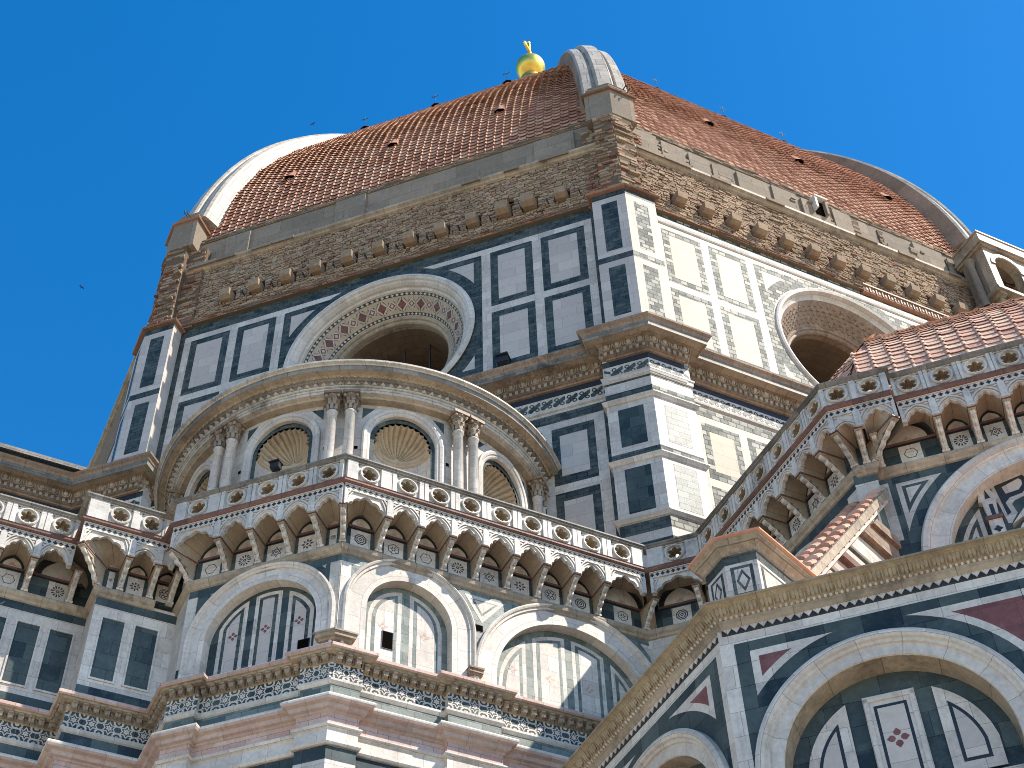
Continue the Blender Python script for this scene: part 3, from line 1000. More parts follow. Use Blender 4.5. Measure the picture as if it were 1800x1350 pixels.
TH0 = math.asin((61.25-Z0)/RHO)
TH1 = math.asin((89.5-Z0)/RHO)
for k in 'LRWE':
    if k in 'LR':
        me = tiles(k, dprof, TH0, TH1-0.15, RHO, 0.43, 0.37, 'tile', lift=0.075, hr=0.07)
    else:
        me = tiles(k, dprof, TH0, TH1-0.15, RHO, 1.0, 1.0, 'tile')
    part('tiled_face', me, dome, label={'L': 'shadier tiled face left of the front rib', 'R': 'sunlit tiled face right of the front rib'}.get(k))
for k in ('N', 'V', 67.5, 112.5):
    if not isinstance(k, str):
        ANG['k%s' % k] = k; k = 'k%s' % k
    m = MB(); n, t = nrm(k), tan_(k); vs = []
    for j in range(25):
        a, z = dprof(TH0+(TH1-TH0)*j/24)
        for s in (-1, 1):
            uu = s*a*math.tan(PI/8); vs.append((n[0]*a+t[0]*uu, n[1]*a+t[1]*uu, z))
    m.add(vs, [(2*j, 2*j+1, 2*j+3, 2*j+2) for j in range(24)], 'tile', rnd=0.4)
    part('tiled_face', m, dome)
    if k not in 'EW':
        m = MB(); m.rect(-11.2, 30, 11.2, 61.3, -0.5, 0, 'mortar'); part('marble_wall', m, drum, frame(k, 27))
m = MB()
m.lathe((0, 0, 0), [(6.4, 87.6), (6.6, 88.2), (6.6, 89.4), (0.1, 89.4)], 'rib', 8)
m.xform(lambda p: (p[0]*math.cos(PI/8)-p[1]*math.sin(PI/8), p[0]*math.sin(PI/8)+p[1]*math.cos(PI/8), p[2]))
part('crown_ring', m, dome)
def rib(angdeg):
    a = R_(angdeg)
    d = np.array([math.cos(a), math.sin(a)]); t = np.array([-d[1], d[0]])
    hw = 1.12
    cs = [(-hw, -0.5), (-hw, 0.42), (-hw+0.08, 0.55), (-0.62, 0.62), (-0.56, 0.52), (-0.46, 0.52), (-0.42, 0.72), (-0.34, 0.82), (0.34, 0.82), (0.42, 0.72), (0.46, 0.52), (0.56, 0.52), (0.62, 0.62), (hw-0.08, 0.55), (hw, 0.42), (hw, -0.5)]
    m = MB(); vs = []; uvs = []
    t0 = math.asin((62.9-Z0)/RHO)
    n_ = 44
    sec = 1/math.cos(PI/8)
    for j in range(n_+1):
        th = t0+(TH1-t0)*j/n_
        ap, z = dprof(th)
        r = ap*sec
        sc = 1-0.35*j/n_
        e = 1.25 if j < 1 else 1.0
        lx, lu = math.cos(th)*sec, math.sin(th)
        nl = math.hypot(lx, lu)
        acc = 0
        for i, (x, h) in enumerate(cs):
            if i:
                acc += math.hypot(x-cs[i-1][0], h-cs[i-1][1])
            hh = h
            vs.append((d[0]*(r+hh*lx/nl)+t[0]*x*sc, d[1]*(r+hh*lx/nl)+t[1]*x*sc, z+hh*lu/nl)); uvs.append((acc, th*RHO))
    K = len(cs)
    fs = [(j*K+i, j*K+i+1, (j+1)*K+i+1, (j+1)*K+i) for j in range(n_) for i in range(K-1)]
    m.add(vs, fs, 'rib', uvs=uvs)
    kb = m.mi('plaster')
    for j in range(n_):
        m.m[j*(K-1)] = kb
    m.add(vs[:K], [tuple(range(K))[::-1]], 'rib')
    return m
for g in (-180, -135, -90, -45, 0, 45, 90, 135):
    part('marble_rib', rib(g), dome, label={-90: 'front rib ending in a rounded scroll above the nearest corner', -135: 'white rib on the left skyline', -45: 'white rib on the right skyline'}.get(g))
def on_dome(k, u, th, off=0.0):
    a, z = dprof(th, off)
    n, t = nrm(k), tan_(k)
    M = Matrix(((t[0], -n[0]*math.sin(th), n[0]*math.cos(th), n[0]*a+t[0]*u), (t[1], -n[1]*math.sin(th), n[1]*math.cos(th), n[1]*a+t[1]*u), (0, math.cos(th), math.sin(th), z), (0, 0, 0, 1)))
    return M          # x along, y up the slope, z outward
vt = MB()
vt.add([(-0.45, -0.45, 0.0), (0.45, -0.45, 0.0), (-0.4, -0.45, 0.3), (0.4, -0.45, 0.3), (-0.3, 0.7, 0.02), (0.3, 0.7, 0.02), (0, -0.52, 0.46), (0, 0.75, 0.1)],
       [(0, 1, 3, 6, 2)], 'dark')
vt.add([(-0.5, -0.5, 0.0), (-0.46, -0.55, 0.3), (0, -0.6, 0.5), (0.46, -0.55, 0.3), (0.5, -0.5, 0.0), (-0.35, 0.75, 0.0), (0, 0.8, 0.12), (0.35, 0.75, 0.0)],
       [(0, 1, 5), (1, 2, 6, 5), (2, 3, 7, 6), (3, 4, 7)], 'tile', rnd=0.15)
vt.xform(lambda p: (p[0]*0.6, p[1]*0.8, p[2]*0.5))
vt_me = vt.mesh('roof_vent')
hk = MB()
hk.lathe((0, 0, 0), [(0.035, -0.1), (0.035, 1.0)], 'iron', 6)
hk.box(-0.32, 0.32, -0.02, 0.02, 0.6, 0.66, 'iron')
hk.box(-0.34, -0.28, -0.02, 0.02, 0.5, 0.62, 'iron')
hk.xform(lambda p: (p[0]*0.6, p[1]*0.6, p[2]*0.6))
hk_me = hk.mesh('iron_cross')
VT = (('L', (-6.36, -0.54, 5.32), 0.262, 0), ('R', (-4.1, 1.43, 7.1), 0.272, 0), ('L', (-4.15, 0.25, 4.65), 0.548, 1), ('R', (-4.4, 0.1, 4.2), 0.535, 1))
for k, us, th, up in VT:
    for u in us:
        o = part('roof_vent', vt_me, dome, on_dome(k, u, th, 0.04))
        if up:
            M = on_dome(k, u, th, 0.45)
            part('iron_cross', hk_me, o, Matrix.Translation(M.to_translation()) @ Matrix.Rotation(R_(ANG[k]+90), 4, 'Z'))

# gilt ball with cross: stands on the lantern behind the dome
orb = thing('lantern', 'gilded ball and cross of the lantern peeking over the dome left of the front rib', 'lantern', (0, 0, 89.4))
m = MB()
m.egg((0, 0, 114.95), 1.28, 1.28, 1.3, 'gold', 40, 24)
part('ball', m, orb, smooth=True)
m = MB()
m.lathe((0, 0, 112.6), [(0.9, 0), (0.95, 0.3), (0.6, 0.6), (0.42, 1.0), (0.55, 1.2), (0.5, 1.3)], 'gold', 24)
part('collar', m, orb, smooth=True)
m = MB()
m.box(-0.13, 0.13, -0.1, 0.1, 116.1, 119.2, 'gold')
m.box(-0.9, 0.9, -0.1, 0.1, 117.7, 118.0, 'gold')
for x, z in ((-0.9, 117.85), (0.9, 117.85), (0, 119.2)):
    m.egg((x, 0, z), 0.24, 0.14, 0.24, 'gold')
part('cross', m, orb, Matrix.Rotation(R_(60), 4, 'Z'))
m = MB(); m.lathe((0, 0, 89.4), [(4.6, 0), (4.6, 1.0), (3.4, 1.4), (3.2, 11), (3.8, 11.6), (3.6, 12.2), (0.7, 23.0), (0.9, 23.2)], 'rib', 8)
part('lantern_body', m, orb)
m = MB(); m.lathe((0, 0, 101.0), [(3.9, 0), (4.1, 0.3), (4.1, 0.6), (3.7, 0.9)], 'rib', 16)
part('cornice', m, orb)
# ================================================================== GALLERY (parapet on corbels)
def quatre(m, u, z, r, w, mat='black'):
    P = []
    for i in range(24):
        a = 2*PI*i/24
        rr = r*(0.62+0.42*abs(math.cos(2*a)))
        P.append((u+rr*math.cos(a), z+rr*math.sin(a)))
    m.prism(P, w-0.003, w, mat)
TRE = [(0, 0), (0.015, .10), (0.05, .20), (0.10, .265), (0.145, .26), (0.15, .34), (0.19, .43), (0.25, .485), (0.31, .50), (0.345, .485), (0.36, .53), (0.42, .60), (0.5, .665)]
TRE = TRE+[(1-x, y) for x, y in TRE[:-1][::-1]]
def penv(s, m, n=10):
    """pointed arch of span s offset outwards by m: list of points from left foot to right foot"""
    R0 = 0.86*s
    L = []
    for i in range(n+1):
        a = i/n*math.acos((R0-0.5*s)/(R0+m))
        L.append((R0-(R0+m)*math.cos(a), (R0+m)*math.sin(a)))
    return L+[(s-x, y) for x, y in L[:-1][::-1]]
def trefoil_mesh(wd, key={}):
    kk = round(wd, 2)
    if kk in key:
        return key[kk]
    m = MB()
    hc = 0.115
    s = wd-2*hc
    zs, zt = 29.27, 29.84
    sc = min(s, 0.78)*1.0/0.78
    V, F = [], []
    xs = [(-wd/2+hc+x*s, zs+y*0.76*sc) for x, y in TRE]
    pts = [(-wd/2, zs-0.0)]+[(-wd/2+hc*0.98, zs)]+xs+[(wd/2-hc*0.98, zs)]+[(wd/2, zs)]
    n = len(pts)
    for (x, z) in pts:
        V += [(x, -0.83, z), (x, -0.83, zt), (x, -0.72, z)]
    for i in range(n-1):
        F += [(3*i, 3*i+3, 3*i+4, 3*i+1), (3*i+2, 3*i+5, 3*i+3, 3*i)]
    m.add(V, F, 'carved', rnd=0.5)
    # raised mouldings
    for m0, m1, w0 in ((0.0, 0.035, 0.865), (0.075, 0.115, 0.885)):
        A = penv(s, m0); B = penv(s, m1)
        V, F = [], []
        for (a, b) in zip(A, B):
            za, zb_ = min(zs+a[1]*sc, zt-0.01), min(zs+b[1]*sc, zt-0.01)
            xa, xb = a[0]-s/2, b[0]-s/2
            xa = max(-wd/2+0.02, min(wd/2-0.02, xa)); xb = max(-wd/2+0.01, min(wd/2-0.01, xb))
            V += [(xa, -w0, za), (xb, -w0, zb_), (xa, -0.83, za), (xb, -0.83, zb_)]
        for i in range(len(A)-1):
            b = 4*i
            F += [(b, b+4, b+5, b+1), (b, b+2, b+6, b+4), (b+1, b+5, b+7, b+3)]
        m.add(V, F, 'carved', rnd=0.5)
    for sgn in (-1, 1):
        a, b = sorted((sgn*wd/2, sgn*(wd/2-0.09)))
        m.box(a, b, 0.82, 0.9, zs, zt, 'carved')
        # small leaf in the corner
        a, b = sorted((sgn*(wd/2-0.1), sgn*(wd/2-0.19)))
        m.box(a, b, 0.82, 0.87, zt-0.10, zt-0.05, 'carved')
    m.box(-wd/2, wd/2, 0.8, 0.885, zt-0.025, zt+0.01, 'carved')
    m.box(-wd/2, wd/2, 0.7, 0.91, 30.0, 30.03, 'carved')
    # quatrefoil band
    m.rect(-wd/2, zt+0.01, wd/2, 30.0, 0.7, 0.875, 'carved')
    nq = max(1, int(round(wd/0.165)))
    for i in range(nq):
        quatre(m, -wd/2+(i+0.5)*wd/nq, 29.925, 0.062, 0.882)  # near-black shapes paint the shade of the perforations
    key[kk] = m.mesh('trefoil_arch')
    return key[kk]
def roundel_mesh(wd, offs=0.0, key={}):
    kk = (round(wd, 2), offs)
    if kk in key:
        return key[kk]
    m = MB()
    z0, z1 = 30.2, 30.9
    cz = 30.545
    hw = 0.33
    n = 72
    V, F = [], []
    for i in range(n):
        a = 2*PI*i/n
        c, s = math.cos(a), math.sin(a)
        k = min(hw/max(abs(c), 1e-6), 0.345/max(abs(s), 1e-6))
        ri = 0.228*(0.60+0.40*abs(math.cos(3*a+PI/2))**0.7)
        V += [(offs+c*k, -0.9, cz+s*k), (offs+c*ri, -0.9, cz+s*ri), (offs+c*ri*1.0, -0.56, cz+s*ri)]
    for i in range(n):
        j = (i+1) % n
        F += [(3*i, 3*j, 3*j+1, 3*i+1)]
    m.add(V, F, 'carved', rnd=0.5)
    m.add(V, [(3*i+1, 3*((i+1) % n)+1, 3*((i+1) % n)+2, 3*i+2) for i in range(n)], 'leafstone', rnd=0.5)
    m.prism([(-wd/2, z0), (wd/2, z0), (wd/2, z1), (-wd/2, z1)], 0.55, 0.556, 'interior') if False else None
    m.ring(offs, cz, 0.235, 0.305, 0, 2*PI, 0.9, 0.955, 'carved', 36)
    m.ring(offs, cz, 0.25, 0.285, 0, 2*PI, 0.95, 0.975, 'carved', 36)
    for sx in (-1, 1):
        for sz in (-1, 1):
            x0, x1 = offs+sx*0.315, offs+sx*0.25
            y0, y1 = cz+sz*0.325, cz+sz*0.265
            m.prism([(x0, y0), (x1, y0), (x0, y1)][::(1 if sx*sz < 0 else -1)], 0.9, 0.903, 'black')
    # framing posts
    for a, b in ((-wd/2, offs-hw), (offs+hw, wd/2)):
        if b-a < 0.02:
            continue
        m.box(a, b, 0.76, 0.925, z0, z1, 'carved')
        if b-a > 0.09:
            m.box(a+0.012, b-0.03 if b < 0 else b-0.012, 0.92, 0.965, z0, z1, 'carved')
    m.box(-wd/2, wd/2, 0.76, 0.94, 30.86, 30.91, 'carved')
    key[kk] = m.mesh('roundel_panel')
    return key[kk]
def corbel_mesh(scale=1.0, key={}):
    if scale in key:
        return key[scale]
    m = MB()
    hw = 0.085
    prof = [(0.0, 28.60), (0.14, 28.60), (0.17, 28.66), (0.19, 28.74), (0.16, 28.80), (0.20, 28.83), (0.27, 28.87), (0.29, 28.93), (0.27, 28.97), (0.36, 28.98), (0.43, 29.02), (0.46, 29.08), (0.44, 29.11), (0.54, 29.11), (0.63, 29.14), (0.68, 29.19), (0.69, 29.24), (0.80, 29.27), (0, 29.27)]
    prof = [(a*scale, z) for a, z in prof]
    V = [(-hw, -w_, z) for w_, z in prof]+[(hw, -w_, z) for w_, z in prof]
    n = len(prof)
    m.add(V, [tuple(range(n)), tuple(range(2*n-1, n-1, -1))]+[(i, i+n, i+n+1, i+1) for i in range(n-1)], 'soffit', rnd=0.5)
    # acanthus bumps down the front
    V, F = [], []
    nn = 36
    for i in range(nn+1):
        t = i/nn
        w_ = 0.13+0.62*t**1.2
        z = 28.63+0.60*t**0.85
        b = 0.01+0.09*abs(math.sin(PI*4*t))**0.9
        for x, q in ((-0.075, 0.25), (-0.055, 0.85), (0, 1.0), (0.055, 0.85), (0.075, 0.25)):
            V.append((x, -(w_*scale+b*q*0.75), z-b*q*0.65))
    for i in range(nn):
        for k in range(4):
            F.append((5*i+k, 5*i+k+1, 5*i+k+6, 5*i+k+5))
    m.add(V, F, 'carved', rnd=0.5)
    # top slab with red edge
    m.box(-0.125, 0.125, 0.0, 0.84*scale, 29.25, 29.30, 'string')
    m.box(-0.105, 0.105, 0.0, 0.81*scale, 29.21, 29.25, 'soffit')
    # foot block
    m.box(-0.10, 0.10, 0.0, 0.17, 28.58, 28.64, 'whitec')
    key[scale] = m.mesh('corbel')
    return key[scale]
def rosette(m, u, z, r, w, kind):
    kind %= 7
    if kind == 0:
        m.ring(u, z, r*0.9, r, 0, 2*PI, w-.002, w, 'black', 24)
        for i in range(6):
            a = PI/3*i
            m.ring(u+r*.55*math.cos(a), z+r*.55*math.sin(a), r*.2, r*.3, 0, 2*PI, w-.002, w+.001, 'black', 10)
    elif kind == 1:
        for q0, q1 in ((.82, 1.0), (.5, .66)):
            m.ring(u, z, r*q0, r*q1, PI/8, 2*PI+PI/8, w-.002, w, 'black', 8)
        m.ring(u, z, r*.16, r*.34, 0, 2*PI, w-.002, w, 'black', 4)
    elif kind == 2:
        m.ring(u, z, r*.86, r, PI/6, 2*PI+PI/6, w-.002, w, 'black', 6)
        for i in range(6):
            a = PI/3*i
            m.prism([(u+r*.2*math.cos(a+t)*1.0, z+r*.2*math.sin(a+t)) if q == 0 else (u+r*.72*math.cos(a), z+r*.72*math.sin(a)) for t, q in ((-.5, 0), (0, 1), (.5, 0))], w-.002, w, 'black')
    elif kind == 3:
        m.ring(u, z, r*.88, r, 0, 2*PI, w-.002, w, 'green', 6)
        m.ring(u, z, r*.3, r*.42, 0, 2*PI, w-.002, w, 'pale', 8)
    elif kind == 4:
        for i in range(12):
            a = PI/6*i
            m.prism([(u+r*.35*math.cos(a-.1), z+r*.35*math.sin(a-.1)), (u+r*math.cos(a-.2), z+r*math.sin(a-.2)), (u+r*math.cos(a+.1), z+r*math.sin(a+.1))], w-.002, w, 'black')
        m.ring(u, z, r*.12, r*.26, 0, 2*PI, w-.002, w, 'black', 12)
    elif kind == 5:
        for off in (PI/2, -PI/2):
            P = [(math.cos(off+2*PI*i/3), math.sin(off+2*PI*i/3)) for i in range(3)]
            for i in range(3):
                a, b = P[i], P[(i+1) % 3]
                m.prism([(u+r*a[0], z+r*a[1]), (u+r*b[0], z+r*b[1]), (u+r*.8*b[0], z+r*.8*b[1]), (u+r*.8*a[0], z+r*.8*a[1])], w-.002, w, 'black')
        m.ring(u, z, r*.1, r*.22, 0, 2*PI, w-.002, w, 'black', 10)
    else:
        P = []
        for i in range(32):
            a = 2*PI*i/32
            P.append((u+r*(.72+.28*math.cos(8*a))*math.cos(a), z+r*(.72+.28*math.cos(8*a))*math.sin(a)))
        m.prism(P, w-.002, w, 'black')
        m.ring(u, z, r*.2, r*.42, 0, 2*PI, w-.002, w+.002, 'pale', 12)
        m.ring(u, z, r*.5, r*.56, 0, 2*PI, w-.002, w+.002, 'pale', 12)
def niche_panel(wa, wb, fa, fb, kind):
    """back wall of one bay (wall from wa to wb) with the little vault out to the face (fa..fb)"""
    m = MB()
    m.rect(wa, 28.58, wb, 29.98, -0.2, 0.0, 'greens')
    a, b = wa+0.12, wb-0.12
    c = (a+b)/2
    if b-a > 0.25:
        s = b-a
        h = min(0.29, s/2-0.07)
        m.rect(c-h, 28.66, c+h, 29.25, 0, 0.012, 'whitec')
        rosette(m, c, 28.95, min(0.19, h*0.72), 0.015, kind)
        m.rect(a, 29.29, b, 29.315, 0, 0.03, 'black')
        m.rect(a, 29.315, b, 29.385, 0, 0.05, 'string')
        m.rect(a, 29.385, b, 29.41, 0, 0.02, 'black')
        E1 = penv(s*0.9, 0.0)
        mat = ('black', 'carved')
        for sc_, mt, ww in ((1.0, 'black', 0.004), (0.8, 'carved', 0.008)):
            q = [(c+(x-s*0.45)*sc_, 29.41+y*sc_*0.72) for x, y in E1]
            m.prism(q, 0, ww, mt)
        m.prism([(c-0.13, 29.45), (c+0.13, 29.45), (c, 29.58)], 0, 0.012, 'pink')
    # vault
    hc = 0.115
    A = penv(max(wb-wa-2*hc, 0.1), 0.0, 8); B = penv(fb-fa-2*hc, 0.0, 8)
    V, F, U = [], [], []
    l = 0
    sa = 1.0
    for i, (p, q) in enumerate(zip(A, B)):
        za = min(29.27+p[1]*1.0, 29.96); zb_ = min(29.27+q[1]*1.0, 29.96)
        V += [(wa+hc+p[0], -0.0, za), (fa+hc+q[0], -0.84, zb_)]
        l = i*0.09
        U += [(l, 0), (l, 0.84)]
    for i in range(len(A)-1):
        F.append((2*i, 2*i+1, 2*i+3, 2*i+2))
    m.add(V, F, 'soffit', uvs=U, rnd=0.5)
    return m
kindno = [0]
def gallery(owner, segs, path, start, end, gname, corners):
    """segs: (k, d_wall, [(fa, fb, wa, wb, roundel?)], [corbel u])"""
    for k, d, bays, corbels in segs:
        F = frame(k, d)
        for (fa, fb, wa, wb, rd) in bays:
            wd = fb-fa
            T = F @ Matrix.Translation(((fa+fb)/2, 0, 0))
            part('trefoil_arch', trefoil_mesh(wd), owner, T)
            if rd is not None:
                o = part('roundel_panel', roundel_mesh(wd, rd), owner, T)
            else:
                q = MB(); q.box(-wd/2, wd/2, 0.76, 0.95, 30.2, 30.9, 'carved')
                part('plain_panel', q, owner, T)
            kindno[0] += 1
            part('niche_panel', niche_panel(wa, wb, fa, fb, kindno[0]), owner, F)
        for u in corbels:
            part('corbel', corbel_mesh(), owner, F @ Matrix.Translation((u, 0, 0)))
    for (a, b) in corners:        # diagonal corbels
        P0, P1 = isect(a, b, 0.0), isect(a, b, 0.9)
        ang = math.degrees(math.atan2(P1[1]-P0[1], P1[0]-P0[0]))
        L = math.hypot(*(P1-P0))
        M = frame(ang, 0, (P0[0], P0[1]))
        part('corbel', corbel_mesh(round(L/0.86, 2)), owner, M)
    m = MB()
    sweep(m, path, [(0.76, 30.88), (0.95, 30.88), (1.0, 30.9), (1.0, 30.95), (1.04, 30.97), (1.04, 31.02), (0.9, 31.05), (0.74, 31.03), (0.74, 30.88)], 'rail', start, end)
    o = part('parapet_rail', m, owner)
    m = MB()
    sweep(m, path, [(0.86, 30.03), (0.93, 30.04), (0.98, 30.08), (0.98, 30.13), (0.93, 30.15), (0.96, 30.2), (0.7, 30.21)], 'string', start, end)
    part('string_course', m, owner)
    m = MB()
    sweep(m, path, [(0.85, 30.06), (-1.6, 30.06)], 'plaster', start, end)
    part('walkway', m, owner)
    m = MB()
    sweep(m, path, [(0, 28.28), (0.05, 28.3), (0.07, 28.37), (0.13, 28.42), (0.15, 28.5), (0.15, 28.56), (0, 28.6)], 'corlight', start, end)
    part('sill_moulding', m, owner)

def mids(bs, corb_first=True, corb_last=True):
    return bs
# lower string courses shared by nave and sacristy
def star_piece():
    q = MB()
    q.rect(-0.25, -0.235, 0.25, 0.235, 0, 0.004, 'greens')
    def star(r1, r2, w_, mat):
        P = []
        for i in range(12):
            r = r1 if i % 2 == 0 else r2
            a = PI/6*i+PI/2
            P.append((r*math.cos(a), r*math.sin(a)))
        q.prism(P, 0, w_, mat)
    star(0.215, 0.125, 0.008, 'whitec')
    star(0.155, 0.088, 0.012, 'greens')
    star(0.10, 0.055, 0.016, 'whitec')
    q.ring(0, 0, 0.0, 0.03, 0, 2*PI, 0, 0.019, 'pink', 8)
    for s in (-1, 1):
        for t in (-1, 1):
            P = [(s*0.25, t*0.13), (s*0.20, t*0.125), (s*0.15, t*0.165), (s*0.145, t*0.235), (s*0.09, t*0.235), (s*0.10, t*0.15), (s*0.165, t*0.08), (s*0.25, t*0.075)]
            q.prism(P if s*t < 0 else P[::-1], 0, 0.008, 'whitec')
            P = [(s*0.25, t*0.235), (s*0.25, t*0.175), (s*0.205, t*0.185), (s*0.19, t*0.235)]
            q.prism(P if s*t < 0 else P[::-1], 0, 0.008, 'whitec')
    return q
def bracket():
    q = MB()
    q.prism([(-0.07, 0.0), (0.07, 0.0), (0.085, 0.2), (-0.085, 0.2)], 0.0, 0.10, 'corlight')
    q.prism([(-0.06, 0.02), (0.06, 0.02), (0.09, 0.2), (-0.09, 0.2)], 0.09, 0.17, 'corlight')
    q.egg((0, -0.13, 0.045), 0.07, 0.06, 0.045, 'corlight', 8, 4)
    q.egg((0, -0.2, 0.165), 0.095, 0.05, 0.04, 'corlight', 8, 4)
    q.prism([(0.115, 0.0), (0.155, 0.0), (0.16, 0.2), (0.11, 0.2)], 0.0, 0.07, 'cornice')
    return q
def low_courses(owner, path, start, end, margin=0.0):
    m = MB()
    sweep(m, path, [(0, 24.95), (0.40, 24.82), (0.44, 24.78), (0.44, 24.70), (0.40, 24.67)][::-1], 'pink', start, end)
    sweep(m, path, [(0.10, 24.4), (0.14, 24.42), (0.14, 24.58), (0.33, 24.62), (0.35, 24.66), (0.4, 24.67)], 'corlight', start, end)
    o = part('bracketed_cornice', m, owner)
    e = MB(); row(e, bracket(), path, 0.12, start, end, 0.27, 24.42, margin=0.02); part('leaf_brackets', e, o)
    m = MB()
    sweep(m, path, [(0.1, 23.9), (0.1, 24.42)], 'whitec', start, end)
    sweep(m, path, [(0.1, 23.76), (0.14, 23.79), (0.17, 23.84), (0.17, 23.9), (0.1, 23.93)], 'white', start, end)
    o = part('star_frieze', m, owner)
    e = MB(); row(e, star_piece(), path, 0.1, start, end, 0.5, 24.165); part('star_inlay', e, o)
    m = MB()
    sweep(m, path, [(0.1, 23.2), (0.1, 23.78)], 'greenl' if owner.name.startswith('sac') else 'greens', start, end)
    sweep(m, path, [(0.12, 22.9), (0.17, 22.92), (0.17, 22.97), (0.26, 22.99), (0.29, 23.07), (0.29, 23.1), (0.40, 23.13), (0.43, 23.19)], 'palepink', start, end)
    sweep(m, path, [(0.43, 23.19), (0.44, 23.23), (0.42, 23.28), (0.36, 23.31), (0.1, 23.37)], 'whitec', start, end)
    sweep(m, path, [(0.12, 22.56), (0.12, 22.93)], 'pink', start, end)
    sweep(m, path, [(0.12, 22.46), (0.17, 22.48), (0.2, 22.53), (0.2, 22.57), (0.12, 22.6)], 'whitec', start, end)
    sweep(m, path, [(0.12, 22.08), (0.12, 22.47)], 'whitec', start, end)
    sweep(m, path, [(0.1, 21.98), (0.17, 22.0), (0.2, 22.05), (0.2, 22.09), (0.12, 22.11)], 'whitec', start, end)
    sweep(m, path, [(0.1, 21.6), (0.1, 21.99)], 'greens', start, end)
    sweep(m, path, [(0.1, 21.2), (0.1, 21.6)], 'whitec', start, end)
    sweep(m, path, [(0.05, 0.0), (0.05, 21.2)], 'white', start, end)
    part('banded_wall', m, owner)
def flower(m, u, z, r, w, mat='red'):
    for i in range(4):
        a = PI/2*i+PI/2
        c, s = math.cos(a), math.sin(a)
        P = [(0.20, 0), (0.42, 0.30), (0.68, 0.34), (0.82, 0.2), (1.05, 0.0), (0.82, -0.2), (0.68, -0.34), (0.42, -0.30)]
        m.prism([(u+r*(x*c-y*s), z+r*(x*s+y*c)) for x, y in P][::-1], w-.003, w, mat)
def lune(u0, u1, zb, cu, cz, r, n=12):
    P = [(u0, zb), (u1, zb)]
    for i in range(n+1):
        u = u1+(u0-u1)*i/n
        P.append((u, cz+math.sqrt(max(r*r-(u-cu)**2, 0))))
    return P
def lunette(m, u0, u1, zb, cu, cz, r, w, layers, fl=None, flz=None, fm='red'):
    ins = 0
    for d, mat in layers:
        a, b, rr = u0+d, u1-d, r-d
        if b-a < 0.03:
            continue
        aa, bb = max(a, cu-rr*0.999), min(b, cu+rr*0.999)
        P = [(aa, zb+d), (bb, zb+d)]
        if a < cu-rr and False:
            pass
        n = 14
        for i in range(n+1):
            u = bb+(aa-bb)*i/n
            P.append((u, cz+math.sqrt(max(rr*rr-(u-cu)**2, 0))))
        w += 0.005
        m.prism(P, w-0.012, w, mat)
    if fl:
        flower(m, fl, flz, 0.14, w+0.004, fm)
def spandrel(uL, uR, zb, zt, cu, cz, r, n=40):
    P = [(uL, zb), (cu-r, zb)]
    P += [(cu-r*math.cos(PI*i/n), cz+r*math.sin(PI*i/n)) for i in range(n+1)]
    P += [(cu+r, zb), (uR, zb), (uR, zt), (uL, zt)]
    return P

# ---------------- sacristy block (two gallery faces meeting at the projecting corner)
sac = thing('sacristy_block', 'projecting marble block with three blind arches below the shell niches', 'church wing', (-9, -33, 0))
def arch_face(k, d, uL, uR, arches, own, back, lit, zb=24.7, zt=28.3):
    m = MB()
    m.rect(uL-0.2, zb, uR+0.2, zt, -0.7, -0.3, back)
    edges = [uL]+[a['e'] for a in arches]
    for i, a in enumerate(arches):
        e0 = edges[i]; e1 = a['e']
        m.prism(spandrel(e0, e1, zb, zt+0.3, a['u'], a['z'], a['ri']+0.02), -0.32, 0.0, a.get('field', 'greens'))
    wall = part('arcade_wall', m, own, frame(k, d), label='sunlit wall with two blind arches' if lit else 'shaded wall with one wide blind arch')
    for a in arches:
        q = MB()
        ri, rb, ro = a['ri'], a['rb'], a['ro']
        q.archsweep(a['u'], a['z'], [(ri, -0.3), (ri, 0.03), (rb, 0.03), (rb+0.01, 0.08), (rb+0.07, 0.085), (rb+0.09, 0.13), (ro-0.05, 0.15), (ro, 0.12), (ro, 0)], zb, 'whitec', 48)
        part('blind_arch', q, wall, frame(k, d))
        q = MB()
        for (u0, u1, fl, col) in a['pan']:
            lunette(q, u0, u1, a.get('zp', 24.9), a['u'], a['z'], a['ri']-a.get('g', 0.17), -0.3, [(0, 'whitec'), (0.12, 'greenl' if lit else 'green'), (0.22, 'whitec' if lit else 'pale')], fl, a.get('fz', 26.6), 'pink' if lit else 'red')  # lit face gets paler inlay copies, sunlight put into the colours
        part('inlaid_lunette', q, wall, frame(k, d))
        for u in a.get('imp', ()):
            q = MB()
            for z0, z1, p in ((25.3, 25.36, 0.18), (25.36, 25.46, 0.22), (25.46, 25.52, 0.26)):
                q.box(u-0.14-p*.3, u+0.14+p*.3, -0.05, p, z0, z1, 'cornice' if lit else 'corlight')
            part('impost', q, wall, frame(k, d))
    return wall
A1 = dict(u=-21.12, z=26.68, ri=1.24, rb=1.74, ro=1.92, e=-19.24, g=0.16, fz=26.45, zp=24.95, field='greenl', pan=[(-22.28, -21.23, -21.75, 0), (-21.0, -19.96, -20.55, 0)], imp=(-19.24,))
A2 = dict(u=-16.15, z=25.54, ri=2.41, rb=2.88, ro=3.08, e=-12.6, g=0.2, fz=26.2, zp=24.95, field='greenl', pan=[(-18.42, -17.5, -17.92, 0), (-17.28, -16.26, -16.77, 0), (-16.04, -15.02, -15.56, 0), (-14.8, -13.9, None, 0)])
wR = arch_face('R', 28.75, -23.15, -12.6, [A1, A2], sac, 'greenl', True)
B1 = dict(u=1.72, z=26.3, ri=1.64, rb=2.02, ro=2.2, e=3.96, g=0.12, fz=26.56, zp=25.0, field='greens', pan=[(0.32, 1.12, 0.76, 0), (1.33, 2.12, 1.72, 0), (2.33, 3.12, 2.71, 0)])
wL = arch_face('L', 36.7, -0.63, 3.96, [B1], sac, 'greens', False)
m = MB()
